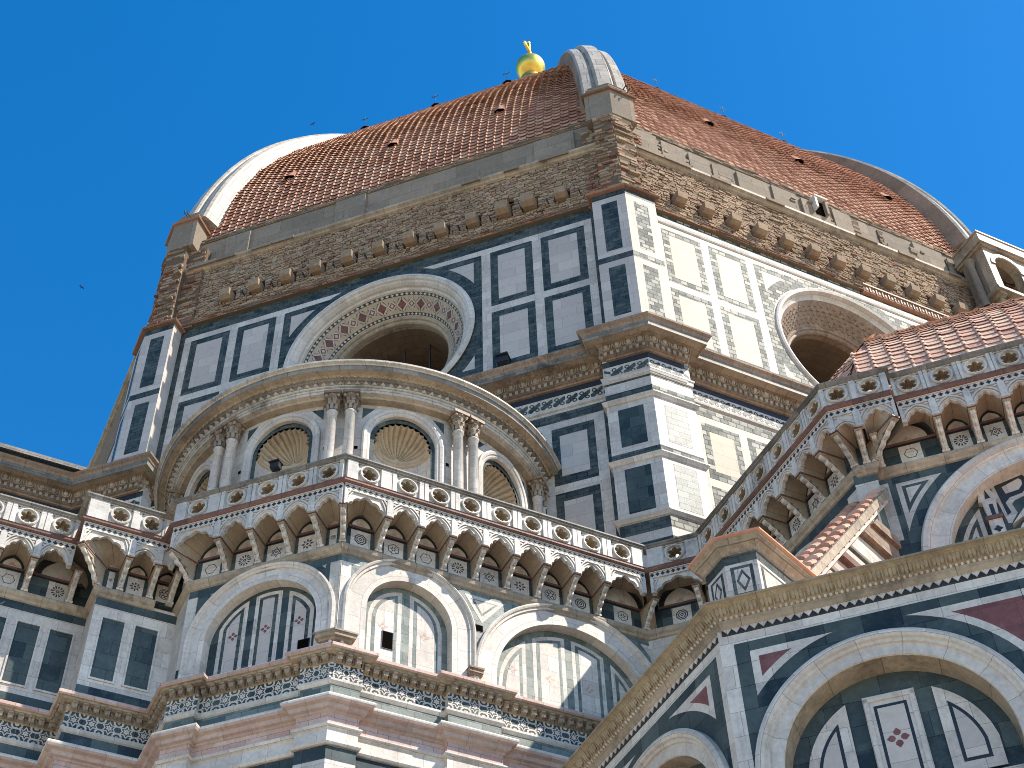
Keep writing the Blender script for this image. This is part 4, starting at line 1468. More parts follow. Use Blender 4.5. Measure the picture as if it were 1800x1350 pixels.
m.rect(-23.15, 25.5, -22.86, 28.02, 0, 0.03, 'whitec')
m.rect(-22.86, 28.0, -22.6, 28.05, 0, 0.004, 'whitec')
for c, mt, ww in (((0, 0), 'whitec', 0.006), ((0.2, 0.16), 'greenl', 0.010), ((0.3, 0.22), 'whitec', 0.014)):
    du, dz = c
    m.prism([(-19.5+du, 28.12-dz*.7), (-18.97, 27.22+dz*1.5), (-18.25-du*1.1, 28.12-dz*.7)], 0, ww, mt)
m.prism([(-13.9, 28.1), (-13.3, 27.3), (-12.9, 28.1)], 0, 0.006, 'whitec')
part('spandrel_inlay', m, wR, frame('R', 28.75))
m = MB()
m.rect(3.66, 25.5, 3.96, 28.02, 0, 0.03, 'whitec')
m.rect(-0.63, 25.6, -0.33, 28.0, 0, 0.03, 'whitec')
m.rect(-0.63, 25.15, -0.33, 25.6, 0, 0.02, 'greens')
for u in (0.05, 3.4):
    m.prism([(u, 28.0), (u+0.1, 27.9), (u+0.13, 28.02)], 0, 0.01, 'whitec')
part('spandrel_inlay', m, wL, frame('L', 36.7))
m = MB()
for z0, z1, p in ((25.28, 25.36, 0.16), (25.36, 25.48, 0.24), (25.48, 25.53, 0.28)):
    sweep(m, [('V', -3.72), ('L', 36.7), ('R', 28.75), ('N', -22.9)], [(0, z0), (p, z0), (p, z1), (0, z1)], 'corlight', 36.5, -28.5)
part('corner_impost', m, sac)
for k, d, u0, u1, z0, z1, nm in (('R', 28.75, -21.76, -21.47, 25.74, 26.28, 1), ('L', 36.7, 2.76, 3.06, 25.32, 25.85, 1), ('R', 28.75, -19.17, -18.95, 26.92, 27.13, 0)):
    m = MB()
    w1 = -0.26 if nm else 0.012
    m.rect(u0, z0, u1, z1, w1-0.2, w1, 'dark')  # flat dark sheet paints the shade of an uncut opening
    m.rect(u0-0.02, z0-0.02, u1+0.02, z1+0.02, w1-0.2, w1-0.004, 'black')
    part('square_opening', m, sac, frame(k, d))
# return walls
m = MB()
m.rect(20, 21, 25.48, 28.4, -0.3, 0, 'white')
part('return_wall', m, sac, frame('W', 26.4))
m = MB()
m.rect(10.0, 21, 13.2, 28.4, -0.3, 0, 'whitec')
part('return_wall', m, sac, frame('L', 29.95))
SACP = [('W', 26.4), ('L', 36.7), ('R', 28.75), ('L', 29.95)]
def bays_from(bs, w0, w1, wall0, wall1, rds=None, corn0=False, corn1=False):
    out = []
    for i in range(len(bs)-1):
        fa, fb = bs[i], bs[i+1]
        wa = wall0 if i == 0 else fa
        wb = wall1 if i == len(bs)-2 else fb
        rd = 0.0
        if rds is not None:
            rd = rds[i]
        out.append((fa, fb, wa, wb, rd))
    return out
bSM = [-23.5, -22.15, -21.17, -20.2, -19.22, -18.24, -17.27, -16.29, -15.31, -14.05]
bSL = [-0.95, 0.48, 1.47, 2.42, 3.36, 4.28]
gallery(sac, [
    ('R', 28.75, bays_from(bSM, 0, 0, -23.15, -13.5, [0.0]+[0.0]*7+[-0.12]), bSM[1:-1]+[-13.7]),
    ('L', 36.7, bays_from(bSL, 0, 0, -0.63, 3.96), bSL[1:-1]),
    ('L', 29.95, [(11.15, 12.75, 11.0, 12.6, 0.05)], [12.45]),
], SACP, 24.0, 12.9, 'sacristy', [(('W', 26.4), ('L', 36.7)), (('L', 36.7), ('R', 28.75))])
LOWS = [('W', 26.4), ('L', 36.9), ('E', 0.2), ('L', 36.7), ('V', -3.35), ('L', 36.9), ('R', 28.95), ('N', -22.6), ('R', 28.75), ('W', 20.0), ('R', 28.95), ('N', -18.7), ('R', 28.75), ('L', 29.95)]
low_courses(sac, LOWS, 24.0, 13.2)
m = MB()
P = [isect(('W', 26.0), ('L', 36.3)), isect(('L', 36.3), ('R', 28.3)), isect(('R', 28.3), ('L', 29.5)), nrm('L')*29.5+tan_('L')*13.5, nrm('L')*25+tan_('L')*13.5, nrm('L')*25-tan_('L')*12, nrm('W')*26+tan_('W')*15]
m.add([(p[0], p[1], 30.0) for p in P], [tuple(range(len(P)))], 'soffit')
part('terrace_floor', m, sac)

# ---------------- nave flank on the left
nav = thing('nave_flank', 'left hand nave wall with tall green panels under a pierced parapet, partly in sun', 'church wing', (-27, -11, 0))
NAVP = [('R', 23.2), ('W', 28.7), ('R', 24.3)]
def panel_wall(k, d, u0, u1, wins):
    m = MB()
    m.rect(u0, 24.7, u1, 28.4, -0.4, 0, 'whitec')
    m.rect(u0, 28.02, u1, 28.3, 0, 0.004, 'greens')
    m.rect(u0, 25.0, u1, 25.34, 0, 0.004, 'greens')
    for a, b in wins:
        m.rect(a, 25.64, b, 27.63, 0, 0.003, 'greens')
        for x0, z0, x1, z1 in ((a-.05, 27.63, b+.05, 27.69), (a-.05, 25.58, b+.05, 25.64), (a-.05, 25.64, a, 27.63), (b, 25.64, b+.05, 27.63)):
            m.rect(x0, z0, x1, z1, 0, 0.035, 'whitec')
    return m
part('panelled_wall', panel_wall('R', 23.2, -45, -28.7, [(-30.49-0.92*i, -29.88-0.92*i) for i in range(14)]+[(-29.59, -28.96)]), nav, frame('R', 23.2), label='nave wall, upper left of it in shadow of the parapet')
part('panelled_wall', panel_wall('R', 24.3, -28.7, -26.2, [(-28.41, -27.8), (-27.49, -26.86)]), nav, frame('R', 24.3), label='shaded pier wall with two green panels')
m = MB(); m.rect(20.0, 21, 24.3, 28.4, -0.3, 0, 'whitec'); part('return_wall', m, nav, frame('W', 28.7))
bN = [-39.4, -38.42, -37.44, -36.46, -35.48, -34.5, -33.52, -32.54, -31.54, -30.56, -29.55]
gallery(nav, [
    ('R', 23.2, bays_from(bN, 0, 0, -39.4, -28.75, [0.0]*9+[0.0]), bN[1:-1]+[-29.3]),
    ('R', 24.3, [(-29.6, -28.15, -28.7, -28.15, 0.2), (-28.15, -27.35, -28.15, -27.3, 0.0), (-27.35, -26.9, -27.3, -26.4, None)], [-28.15, -27.3, -26.7]),
], NAVP, -42, -27.1, 'nave', [(('W', 28.7), ('R', 24.3))])
low_courses(nav, NAVP, -45, -26.5)
m = MB(); m.rect(-80, 30, -10.8, 43.4, -0.5, 0, 'whitec')
for i in range(24):
    m.rect(-79+i*2.8, 31, -77.2+i*2.8, 42, 0, 0.004, 'green')
part('clerestory_wall', m, nav, frame('R', 10.4))
m = MB()
n, t = nrm('R'), tan_('R')
m.add([(n[0]*a+t[0]*u, n[1]*a+t[1]*u, z) for a, u, z in ((11.3, -80, 44.62), (11.3, -26.0, 44.62), (0, -26.0, 48.0), (0, -80, 48.0))], [(0, 1, 2, 3)], 'rail')
m.add([(n[0]*a+t[0]*u, n[1]*a+t[1]*u, z) for a, u, z in ((11.6, -80, 44.4), (11.6, -26.0, 44.4), (11.6, -26.0, 44.62), (11.6, -80, 44.62), (11.2, -80, 44.7), (11.2, -26, 44.7))], [(0, 1, 2, 3), (3, 2, 5, 4)], 'rail')
part('nave_roof', m, nav)
m = MB(); m.add([(n[0]*a+t[0]*u, n[1]*a+t[1]*u, 30.0) for a, u in ((23, -60), (23, -26), (10, -26), (10, -60))], [(0, 1, 2, 3)], 'plaster')
part('aisle_roof', m, nav)

# ---------------- tribune on the right
tri = thing('tribune_apse', 'shaded polygonal apse on the right with tiled half dome behind its pierced gallery', 'church wing', (12.2, -29.6, 0))
TRP = [('W', 11.9), ('L', 34.6), ('E', 18.2), ('L', 34.3), ('R', 44.0)]
bTW = [30.9, 31.85, 32.8, 33.75, 34.7, 35.65, 36.55, 37.42]
bTB = [17.4, 18.12, 19.14]
bTL = [19.2, 20.08, 20.98, 21.87, 22.76, 23.65, 24.55, 25.45, 26.35, 27.25, 28.3]
gallery(tri, [
    ('W', 11.9, bays_from(bTW, 0, 0, 30.9, 36.95), bTW[1:-1]),
    ('L', 34.6, bays_from(bTB, 0, 0, 17.8, 18.3), [18.05]),
    ('L', 34.3, bays_from(bTL, 0, 0, 18.35, 27.9, None), bTL[1:-1]+[18.4]),
], TRP, 30.4, 8, 'tribune', [(('W', 11.9), ('L', 34.6)), (('L', 34.6), ('E', 18.2)), (('L', 34.3), ('R', 44.0))])
TT = nrm('R')*32
# front wall
m = MB()
cu, cz, ri, ro = 22.1, 25.1, 2.68, 3.4
m.rect(17.5, 18, 28.2, 28.4, -0.9, -0.42, 'greens')
m.prism(spandrel(18.2, 28.0, 18.0, 28.4, cu, cz, ri+0.02), -0.45, 0.0, 'greens')
wall = part('arcade_wall', m, tri, frame('L', 34.3))
q = MB()
q.archsweep(cu, cz, [(ri, -0.42), (ri, 0.02), (3.12, 0.02), (3.13, 0.07), (3.2, 0.08), (3.23, 0.14), (ro-0.05, 0.15), (ro, 0.11), (ro, 0)], 18, 'whitec', 64)
part('blind_arch', q, wall, frame('L', 34.3))
q = MB()
for ins, mat, w_ in ((0, 'whitec', .006), (0.13, 'greens', .012), (0.22, 'whitec', .018)):
    ue, ze, r = 18.6+ins, 28.03-ins, ro+0.33+ins
    P = [(ue, ze)]
    a0 = math.acos(min(0.9999, (cu-ue)/r)) if (cu-ue) < r else 0
    a1 = math.asin((ze-cz)/r)
    if a1 > a0:
        for i in range(13):
            a = a1+(a0-a1)*i/12
            P.append((cu-r*math.cos(a), cz+r*math.sin(a)))
        q.prism(P[::-1], 0, w_, mat)
q.rect(18.2, 26.15, 18.42, 28.1, 0, 0.03, 'whitec')
part('spandrel_inlay', q, wall, frame('L', 34.3))
q = MB()
lunette(q, 19.66, 20.42, 24, cu, cz, ri-0.2, -0.42, [(0, 'whitec'), (0.12, 'green'), (0.21, 'pale')])
P5 = []
for i in range(12):
    r = 0.16 if i % 2 == 0 else 0.09
    P5.append((20.1+r*math.cos(PI/6*i+.3), 25.9+r*math.sin(PI/6*i+.3)))
q.prism(P5, -0.41, -0.395, 'green')
q.ring(20.1, 25.9, 0.0, 0.045, 0, 2*PI, -0.4, -0.39, 'whitec', 8)
# leaf shaped inlay beside the pinnacle
def leafp(s, c):
    P = [(20.98, 26.45), (21.22, 26.62), (21.1, 26.95), (21.2, 27.06), (21.5, 27.0), (21.72, 27.2), (21.8, 27.45), (21.72, 27.72), (21.4, 27.72), (21.0, 27.62), (20.78, 27.5)]
    cx, cz_ = 21.3, 27.3
    return [(cx+(x-cx)*s, cz_+(z-cz_)*s) for x, z in P]
q.prism([(20.86, 27.62), (20.86, 27.5), (20.98, 26.25), (21.06, 26.22), (21.28, 26.5), (21.22, 26.82), (21.32, 26.92), (21.62, 27.0), (21.82, 27.22), (21.9, 27.5), (21.8, 27.78)][::-1], -0.42, -0.41, 'whitec')
q.prism([(20.95, 27.52), (21.03, 26.5), (21.14, 26.56), (21.08, 26.9), (21.22, 27.04), (21.56, 27.1), (21.72, 27.28), (21.78, 27.5), (21.7, 27.68)][::-1], -0.42, -0.402, 'black')
q.prism([(21.12, 27.42), (21.16, 27.18), (21.5, 27.22), (21.62, 27.36), (21.64, 27.5), (21.58, 27.58)][::-1], -0.42, -0.394, 'pale')
part('inlaid_lunette', q, wall, frame('L', 34.3))
# central window with ogee hood and pinnacle
q = MB()
q.box(20.52, 20.86, -0.42, -0.2, 25.2, 26.35, 'whitec')
q.box(20.48, 20.9, -0.42, -0.16, 26.3, 26.42, 'string')
q.prism([(20.56, 26.42), (20.82, 26.42), (20.86, 26.95), (20.94, 27.0), (20.7, 27.62), (20.74, 27.8), (20.62, 27.8), (20.6, 27.62), (20.44, 27.0), (20.52, 26.95)], -0.42, -0.26, 'whitec')
q.prism([(20.66, 26.42), (20.76, 26.42), (20.76, 26.85), (20.66, 26.85)], -0.27, -0.255, 'black')
q.prism([(20.62, 27.05), (20.76, 27.05), (20.68, 27.35)], -0.27, -0.255, 'black')
quatre(q, 20.69, 25.98, 0.1, -0.192, 'black')
q.ring(22.2, 25.2, 1.1, 1.2, 0, PI, -0.42, -0.2, 'whitec', 24)
q.ring(22.2, 25.2, 0.9, 1.1, 0, PI, -0.42, -0.28, 'soffit', 24)
q.ring(22.2, 25.2, 0.75, 0.9, 0, PI, -0.42, -0.33, 'whitec', 24)
q.prism([(21.3, 26.2), (21.05, 26.05), (21.5, 26.55), (21.75, 26.9), (22.2, 27.7), (22.2, 27.3), (21.9, 26.7), (21.6, 26.3)], -0.42, -0.25, 'whitec')
q.prism([(22.2, 27.7), (22.65, 26.9), (22.9, 26.55), (23.3, 26.05), (22.8, 26.3), (22.5, 26.7), (22.2, 27.3)], -0.42, -0.25, 'whitec')
q.prism([(22.2+0.75*math.cos(PI*i/16), 25.2+0.75*math.sin(PI*i/16)) for i in range(17)], -0.42, -0.41, 'dark')
part('hooded_window', q, wall, frame('L', 34.3))
m = MB()
m.rect(17.6, 18, 18.2, 28.4, -0.5, 0, 'greens')
m.rect(17.6, 18, 18.2, 28.05, 0, 0.004, 'whitec')
part('corner_pier', m, tri, frame('L', 34.6))
m = MB()
m.rect(28.0, 18, 37.02, 28.4, -0.5, 0, 'greens')
m.rect(36.4, 18, 36.95, 28.05, 0, 0.02, 'whitec')
m.prism(lune(31.3, 36.2, 18, 33.8, 25.1, 3.0), 0, 0.02, 'whitec')
m.prism(lune(31.8, 35.7, 18, 33.8, 25.1, 2.4), 0, 0.03, 'greens')
part('side_wall', m, tri, frame('W', 11.9))
m = MB(); m.rect(-4.5, 18, 14, 28.4, -0.5, 0, 'greens'); part('far_wall', m, tri, frame('R', 44.0))
# tiled half dome
TT = nrm('R')*32.0
def tprof(th):
    return 11.0*math.cos(th), 30.0+11.0*math.sin(th)
for k in ('W', 'L', 'R', 'E'):
    me = tiles(k, tprof, 0.02, 1.5, 11.0, 0.52, 0.32, 'tiles', org=TT, hr=0.05, lift=0.032)
    part('tiled_face', me, tri)


# ---------------- ring of chapels in the foreground
rg = thing('chapel_range', 'large shaded chapel wall in the lower right corner with wide inlaid blind arches', 'church wing', (-3, -40, 0))
RGP = [('W', 19.3), ('L', 41.9), ('R', 51.3)]
def ring_face(k, d, c0, cs, u0, u1):
    """c0: u of the near corner; cs: arch centres"""
    m = MB()
    cz, ri, ro = 15.5, 1.96, 2.45
    m.rect(u0, 8, u1, 18.8, -0.9, -0.46, 'greens')
    es = [u0]+[(a+b)/2 for a, b in zip(cs[:-1], cs[1:])]+[u1]
    for i, c in enumerate(cs):
        m.prism(spandrel(es[i], es[i+1], 8.0, 18.8, c, cz, ri+0.02), -0.5, 0.0, 'whitec')
    wall = part('arcade_wall', m, rg, frame(k, d))
    for i, c in enumerate(cs):
        g = MB()
        first = (i == 0 and k == 'L')
        last = (i == len(cs)-1 and k == 'W')
        a = c-2.47 if first else (es[i] if i else c-2.6)
        b = c+2.47 if last else (es[i+1] if i < len(cs)-1 else c+2.6)
        g.prism(spandrel(a, b, 8.0, 18.44, c, cz, 2.41), 0, 0.005, 'greens')
        for s in (-1, 1):
            for ins, mat, w_ in ((0, 'whitec', .010), (0.15, 'red', .015)):
                ue, ze, r = s*(2.2-ins), 18.22-ins, 2.8+ins
                if not ((first and s < 0) or (last and s > 0)):
                    ue = s*2.69 if ins == 0 else s*2.69
                    ue = s*min(abs(ue), 2.695)
                uu = abs(ue)
                a0 = math.acos(min(0.9999, uu/r)); a1 = math.asin(min(1, (ze-cz)/r))
                if a1 <= a0:
                    continue
                P = [(c+ue, ze)]+[(c+s*r*math.cos(a1+(a0-a1)*j/14), cz+r*math.sin(a1+(a0-a1)*j/14)) for j in range(15)]
                g.prism(P if s > 0 else P[::-1], 0, w_, mat)
        part('spandrel_inlay', g, wall, frame(k, d))
        g = MB()
        g.archsweep(c, cz, [(ri, 0.0), (ri+0.015, 0.03), (2.2, 0.035), (2.21, 0.08), (2.27, 0.09), (2.29, 0.14), (2.38, 0.17), (2.45, 0.13), (2.45, 0)], 8.0, 'whitec', 72)
        g.archsweep(c, cz, [(ri-0.03, -0.47), (ri, 0.0)], 8.0, 'corlight', 72)
        part('blind_arch', g, wall, frame(k, d))
        g = MB()
        zb = 15.16
        g0 = len(g.v)
        # central panel, slightly hipped head
        zz = [(c-.46, zb), (c+.46, zb), (c+.46, 16.98), (c-.46, 16.98)]
        g.prism(zz, -0.45, -0.38, 'whitec')
        g.rect(c-.44, zb+.05, c-.36, 16.93, -0.38, -0.35, 'whitec'); g.rect(c+.36, zb+.05, c+.44, 16.93, -0.38, -0.35, 'whitec'); g.rect(c-.44, 16.85, c+.44, 16.95, -0.38, -0.35, 'whitec')
        g.rect(c-.29, zb+.16, c+.29, 16.76, -0.38, -0.374, 'black')
        g.rect(c-.235, zb+.22, c+.235, 16.70, -0.38, -0.368, 'pale')
        flower(g, c, 16.05, 0.19, -0.362, 'red')
        g.ring(c, 16.05, 0.0, 0.05, 0, 2*PI, -0.37, -0.36, 'whitec', 8)
        r0 = 1.58
        for s in (-1, 1):
            P0 = sorted((s*0.76, s*1.62))
            lunette(g, c+P0[0], c+P0[1], zb, c, cz-0.02, r0+0.06, -0.40, [(0, 'whitec'), (0.07, 'whitec'), (0.19, 'black'), (0.25, 'pale')])
        g.rect(c-1.9, 14.6, c+1.9, 14.95, -0.46, -0.3, 'corlight')
        g.rect(c-1.9, 14.95, c+1.9, 15.02, -0.46, -0.25, 'whitec')
        g.v = [(p[0], p[1]+0.01, p[2]) for p in g.v]
        part('inlaid_lunette', g, wall, frame(k, d))
    return wall
ring_face('L', 41.9, 14.5, [17.24, 22.63, 28.02, 33.4], 14.5, 36)
ring_face('W', 19.3, 39.95, [26.0, 31.6, 37.15], 23.0, 39.95)
m = MB()
sweep(m, RGP, [(0, 18.66), (0.02, 18.68), (0.02, 18.78)], 'black', 20, 10)
sweep(m, RGP, [(0.02, 18.78), (0.05, 18.79), (0.10, 18.85), (0.10, 18.89), (0.12, 18.9), (0.12, 18.94)], 'corlight', 20, 10)
sweep(m, RGP, [(0.09, 18.94), (0.16, 18.97), (0.18, 19.0), (0.26, 19.1), (0.38, 19.17), (0.42, 19.18), (0.42, 19.22), (-1.2, 19.26)], 'leafstone', 20, 10)
o = part('leaf_cornice', m, rg)
e = MB()
q = MB()
q.add([(-0.085, -0.05, 0.0), (0.085, -0.05, 0.0), (0, -0.05, -0.11), (-0.085, -0.0, 0.0), (0.085, 0, 0.0), (0, 0, -0.11)], [(0, 1, 2), (0, 2, 5, 3), (1, 4, 5, 2)], 'whitec')
q.egg((0, -0.045, -0.03), 0.045, 0.02, 0.045, 'whitec', 6, 4)
row(e, q, RGP, -0.01, 20, 10, 0.17, 18.79)
part('lace_edge', e, o)
e = MB()
q = MB()
q.egg((0, -0.03, 0), 0.038, 0.04, 0.05, 'whitec', 6, 4)
q.box(-0.045, 0.045, 0.0, 0.02, 0.035, 0.06, 'corlight')
q.box(0.045, 0.065, -0.05, 0.0, -0.05, 0.05, 'black')
row(e, q, RGP, 0.10, 20, 10, 0.105, 18.975)
part('bead_row', e, o)
e = MB()
q = MB()
for u, h in ((0, 0.15), (-0.07, 0.11), (0.07, 0.11)):
    q.egg((u, -0.02, 0.0), 0.042, 0.03, h*0.75, 'leafstone', 7, 4)
    q.egg((u*1.3, -0.03, 0.07), 0.05, 0.04, 0.03, 'leafstone', 7, 4)
q.egg((0.14, 0.0, -0.03), 0.02, 0.03, 0.1, 'leafstone', 6, 4)
q2 = MB()
for (x, y, z), in [((p),) for p in q.v]:
    pass
q.xform(lambda p: (p[0], p[1]-(p[2]+0.1)*0.55+0.03, p[2]))
row(e, q, RGP, 0.21, 20, 10, 0.29, 19.07)
part('acanthus_row', e, o)
m = MB()
P = [isect(('W', 19.3), ('L', 41.9)), isect(('L', 41.9), ('R', 51.3)), nrm('R')*51.3+tan_('R')*12, nrm('R')*32+tan_('R')*12, nrm('R')*24-tan_('R')*10, nrm('W')*19.3+tan_('W')*22]
m.add([(p[0], p[1], 19.24) for p in P], [tuple(range(len(P)))], 'tiles', rnd=0.4)
m.add([(p[0], p[1], 8.0) for p in P]+[(p[0], p[1], 0.0) for p in P], [(i, (i+1) % 6, (i+1) % 6+6, i+6) for i in range(6)], 'white')
part('chapel_roof', m, rg)

# ---------------- buttress with tile coping and its end pinnacle
but = thing('tiled_buttress', 'sloping buttress wall with a terracotta tile coping climbing to the apse corner', 'buttress', (TT[0]+15*nrm('B')[0], TT[1]+15*nrm('B')[1], 19.5))
FB = Matrix(((nrm('B')[0], -nrm('D')[0], 0, TT[0]), (nrm('B')[1], -nrm('D')[1], 0, TT[1]), (0, 0, 1, 0), (0, 0, 0, 1)))   # x = radius, -y = towards D, z up
FB = Matrix(((-nrm('B')[0], -nrm('D')[0], 0, TT[0]), (-nrm('B')[1], -nrm('D')[1], 0, TT[1]), (0, 0, 1, 0), (0, 0, 0, 1)))   # x = -radius
hw = 0.45
def bz(r, off=0):
    return 21.35+(18.2-r)*1.135+off
m = MB()
m.prism([(-19.0, 19.4), (-12.7, 19.4), (-12.7, bz(12.7)), (-18.9, bz(18.9))], -hw, hw, 'greenl', back=True)
m.prism([(-18.9, bz(18.9, -.34)), (-12.7, bz(12.7, -.34)), (-12.7, bz(12.7, 0.04)), (-18.9, bz(18.9, 0.04))], -hw-.12, hw+.12, 'whitec', back=True)
m.prism([(-18.9, bz(18.9, -.16)), (-12.7, bz(12.7, -.16)), (-12.7, bz(12.7, 0.12)), (-18.9, bz(18.9, 0.12))], -hw-.2, hw+.2, 'corlight', back=True)
# bands and blocks on the sunlit flank
def bandr(z0, z1, w_, mat, r1=13.1):
    ra = 18.2-(z0-21.0)/1.135
    rb = 18.2-(z1-21.0)/1.135
    m.prism([(-ra, z0), (-r1, z0), (-r1, z1), (-rb, z1)], hw, hw+w_, mat)
bandr(25.35, 25.65, 0.28, 'cornice')
bandr(24.85, 25.33, 0.18, 'cornice')
bandr(24.1, 24.8, 0.01, 'whitec')
bandr(23.98, 24.08, 0.06, 'rail')
bandr(23.5, 23.9, 0.01, 'whitec')
bandr(23.2, 23.42, 0.16, 'string')
bandr(22.75, 23.15, 0.01, 'pink')
bandr(22.6, 22.72, 0.05, 'rail')
bandr(22.25, 22.55, 0.01, 'pink')
bandr(22.1, 22.2, 0.05, 'rail')
for ins, mat, w_ in ((0, 'whitec', .01), (.16, 'greenl', .016), (.24, 'whitec', .022)):
    m.prism([(-13.95+ins*1.6, 25.85+ins), (-13.2-ins, 25.85+ins), (-13.2-ins, 26.75-ins*1.8)], hw, hw+w_, mat)
part('buttress_wall', m, but, FB)
m = MB()
rowsn = 17
for i in range(rowsn):
    r = 18.85-i*(6.15/rowsn)
    z = bz(r, 0.14)
    for c in (-0.33, 0.33):
        rr = random.random()
        V, F = [], []
        jt = random.uniform(-.015, .02)
        for e_, (dx, dz, rad) in enumerate(((0.0, 0.08+jt, 0.23), (0.44, 0.44*1.135*0.98, 0.19))):
            for a in range(7):
                th = PI*a/6
                V.append((-(r-dx), -(c+rad*math.cos(th)), z+dz+rad*0.75*math.sin(th)-0.05))
        for a in range(6):
            F.append((a, a+1, a+8, a+7))
        F.append(tuple(range(7)))
        m.add(V, F, 'tile', rnd=rr)
    m.box(-r, -(r-0.3), -0.6, 0.6, z-0.04, z+0.05, 'tile', rnd=0.1)
part('tile_coping', m, but, FB)

pin = thing('polygonal_turret', 'low faceted turret with diamond inlays at the foot of the tiled buttress', 'turret', (TT[0]+19.4*nrm('B')[0], TT[1]+19.4*nrm('B')[1], 19.5))
# plan path: side V2 (-225 = 135 side), W, L, D side
ANG['G'] = 135.0
def tdot(k):
    return float(nrm(k) @ TT)
rc = 20.46
a_w = rc*math.cos(PI/8)      # W and L face distance from the tribune centre for the corner at rc
PINP = [('G', 0.6+tdot('G')), ('W', a_w+tdot('W')), ('L', a_w+tdot('L')), ('D', 0.6+tdot('D'))]
tB = float(tan_('G') @ TT); tD = float(tan_('D') @ TT)
s0 = tB+18.2*float(tan_('G') @ nrm('B')); s1 = tD+18.2*float(tan_('D') @ nrm('B'))
m = MB()
sweep(m, PINP, [(0, 19.2), (0, 20.88)], 'whitec', s0, s1)
sweep(m, PINP, [(0.02, 19.45), (0.06, 19.5), (0.06, 19.6), (0, 19.62)], 'whitec', s0, s1)
body = part('turret_body', m, pin)
m = MB()
sweep(m, PINP, [(0.004, 20.62), (0.02, 20.86)], 'green', s0, s1)
sweep(m, PINP, [(0.02, 20.84), (0.06, 20.86), (0.09, 20.93), (0.18, 20.99), (0.19, 21.03), (0.23, 21.05), (0.23, 21.12)], 'corlight', s0, s1)
sweep(m, PINP, [(0.22, 21.12), (0.29, 21.13), (0.29, 21.17), (-0.4, 21.6)], 'tile', s0, s1)
part('turret_cornice', m, pin)
for (k, d, u0, u1) in runs(PINP, 0.0, s0, s1):
    m = MB()
    F = frame(k, d)
    if u1-u0 > 2.2:
        if k == 'D':
            a = u0
            rngs = [(u0+0.08, u0+0.95), (u0+1.0, u0+1.9)]
        else:
            rngs = [(u1-0.95, u1-0.08)]
    else:
        rngs = [(u0+0.1, u1-0.1)]
    for a, b in rngs:
        c = (a+b)/2; z0, z1 = 19.8, 20.54
        m.rect(a, z0, b, z1, 0, 0.005, 'green')
        m.rect(a+.07, z0+.07, b-.07, z1-.07, 0, 0.010, 'whitec')
        zc = (z0+z1)/2
        for s_, mt, w_ in ((1.0, 'green', .014), (0.62, 'whitec', .018)):
            hx, hz = (b-a)/2*0.62*s_, 0.28*s_
            m.prism([(c-hx, zc), (c, zc-hz), (c+hx, zc), (c, zc+hz)], 0, w_, mt)
    part('diamond_panel', m, body, F)
# ================================================================== EXEDRA with shell niches
exd = thing('shell_niche_exedra', 'curved marble exedra with scallop shell niches and paired columns against the drum', 'exedra', (-10.45, -25.2, 30))
CE = nrm('L')*27.3
RW = 6.5
def bend(p):
    """(arc length, -w, z) -> world on the cylinder"""
    s, y, z = p
    a = R_(ANG['L'])+s/RW
    r = RW-y
    return (CE[0]+r*math.cos(a), CE[1]+r*math.sin(a), z)
def esweep(m, prof, mat, th0=-115, th1=115, n=72):
    V, U, F = [], [], []
    l = [0.0]
    for j in range(1, len(prof)):
        l.append(l[-1]+math.hypot(prof[j][0]-prof[j-1][0], prof[j][1]-prof[j-1][1]))
    K = len(prof)
    for i in range(n+1):
        a = R_(ANG['L']+th0+(th1-th0)*i/n)
        for j, (r, z) in enumerate(prof):
            V.append((CE[0]+r*math.cos(a), CE[1]+r*math.sin(a), z)); U.append((R_(th0+(th1-th0)*i/n)*r, l[j]))
    for i in range(n):
        for j in range(K-1):
            F.append((i*K+j, (i+1)*K+j, (i+1)*K+j+1, i*K+j+1))
    m.add(V, F, mat, uvs=U, rnd=0.5)
NZ = 36.6
NR = 1.12
pitch = 36.5
m = MB()
cs = [R_(-0.5+pitch*i)*RW for i in range(-3, 4)]
zt = 38.3
def wcol(s0, s1, z0a, z0b):
    n = max(1, int((s1-s0)/0.25))
    V, F = [], []
    for i in range(n+1):
        s = s0+(s1-s0)*i/n; z = z0a+(z0b-z0a)*i/n
        V += [(s, 0, z), (s, 0, zt)]
    for i in range(n):
        F.append((2*i, 2*i+2, 2*i+3, 2*i+1))
    uv = [(v[0], v[2]) for v in V]
    m.add(V, F, 'whitec', uvs=uv, rnd=0.5)
ed = [cs[0]-R_(pitch/2)*RW]+[(a+b)/2 for a, b in zip(cs[:-1], cs[1:])]+[cs[-1]+R_(pitch/2)*RW]
for i, c in enumerate(cs):
    wcol(ed[i], c-NR, 29.9, 29.9)
    wcol(c+NR, ed[i+1], 29.9, 29.9)
    n = 24
    for j in range(n):
        a0, a1 = PI*j/n, PI*(j+1)/n
        x0, x1 = c-NR*math.cos(a0), c-NR*math.cos(a1)
        V = [(x0, 0, NZ+NR*math.sin(a0)), (x1, 0, NZ+NR*math.sin(a1)), (x1, 0, zt), (x0, 0, zt)]
        m.add(V, [(0, 1, 2, 3)], 'whitec', uvs=[(v[0], v[2]) for v in V], rnd=0.5)
    for s in (-1, 1):     # dark triangles in the spandrels
        a = c+s*1.42
        P = [(a, 37.95), (a-s*0.42, 37.95), (a, 37.45)]
        V = [(u, -0.006, z) for u, z in P]
        m.add(V, [(0, 1, 2)], 'greens')
        m.add([(a+s*.14-.06, -0.01, 36.0), (a+s*.14+.06, -0.01, 36.0), (a+s*.14+.06, -0.01, 36.14), (a+s*.14-.06, -0.01, 36.14)], [(0, 1, 2, 3)], 'dark')
m.xform(bend)
cyl = part('curved_wall', m, exd, smooth=False)
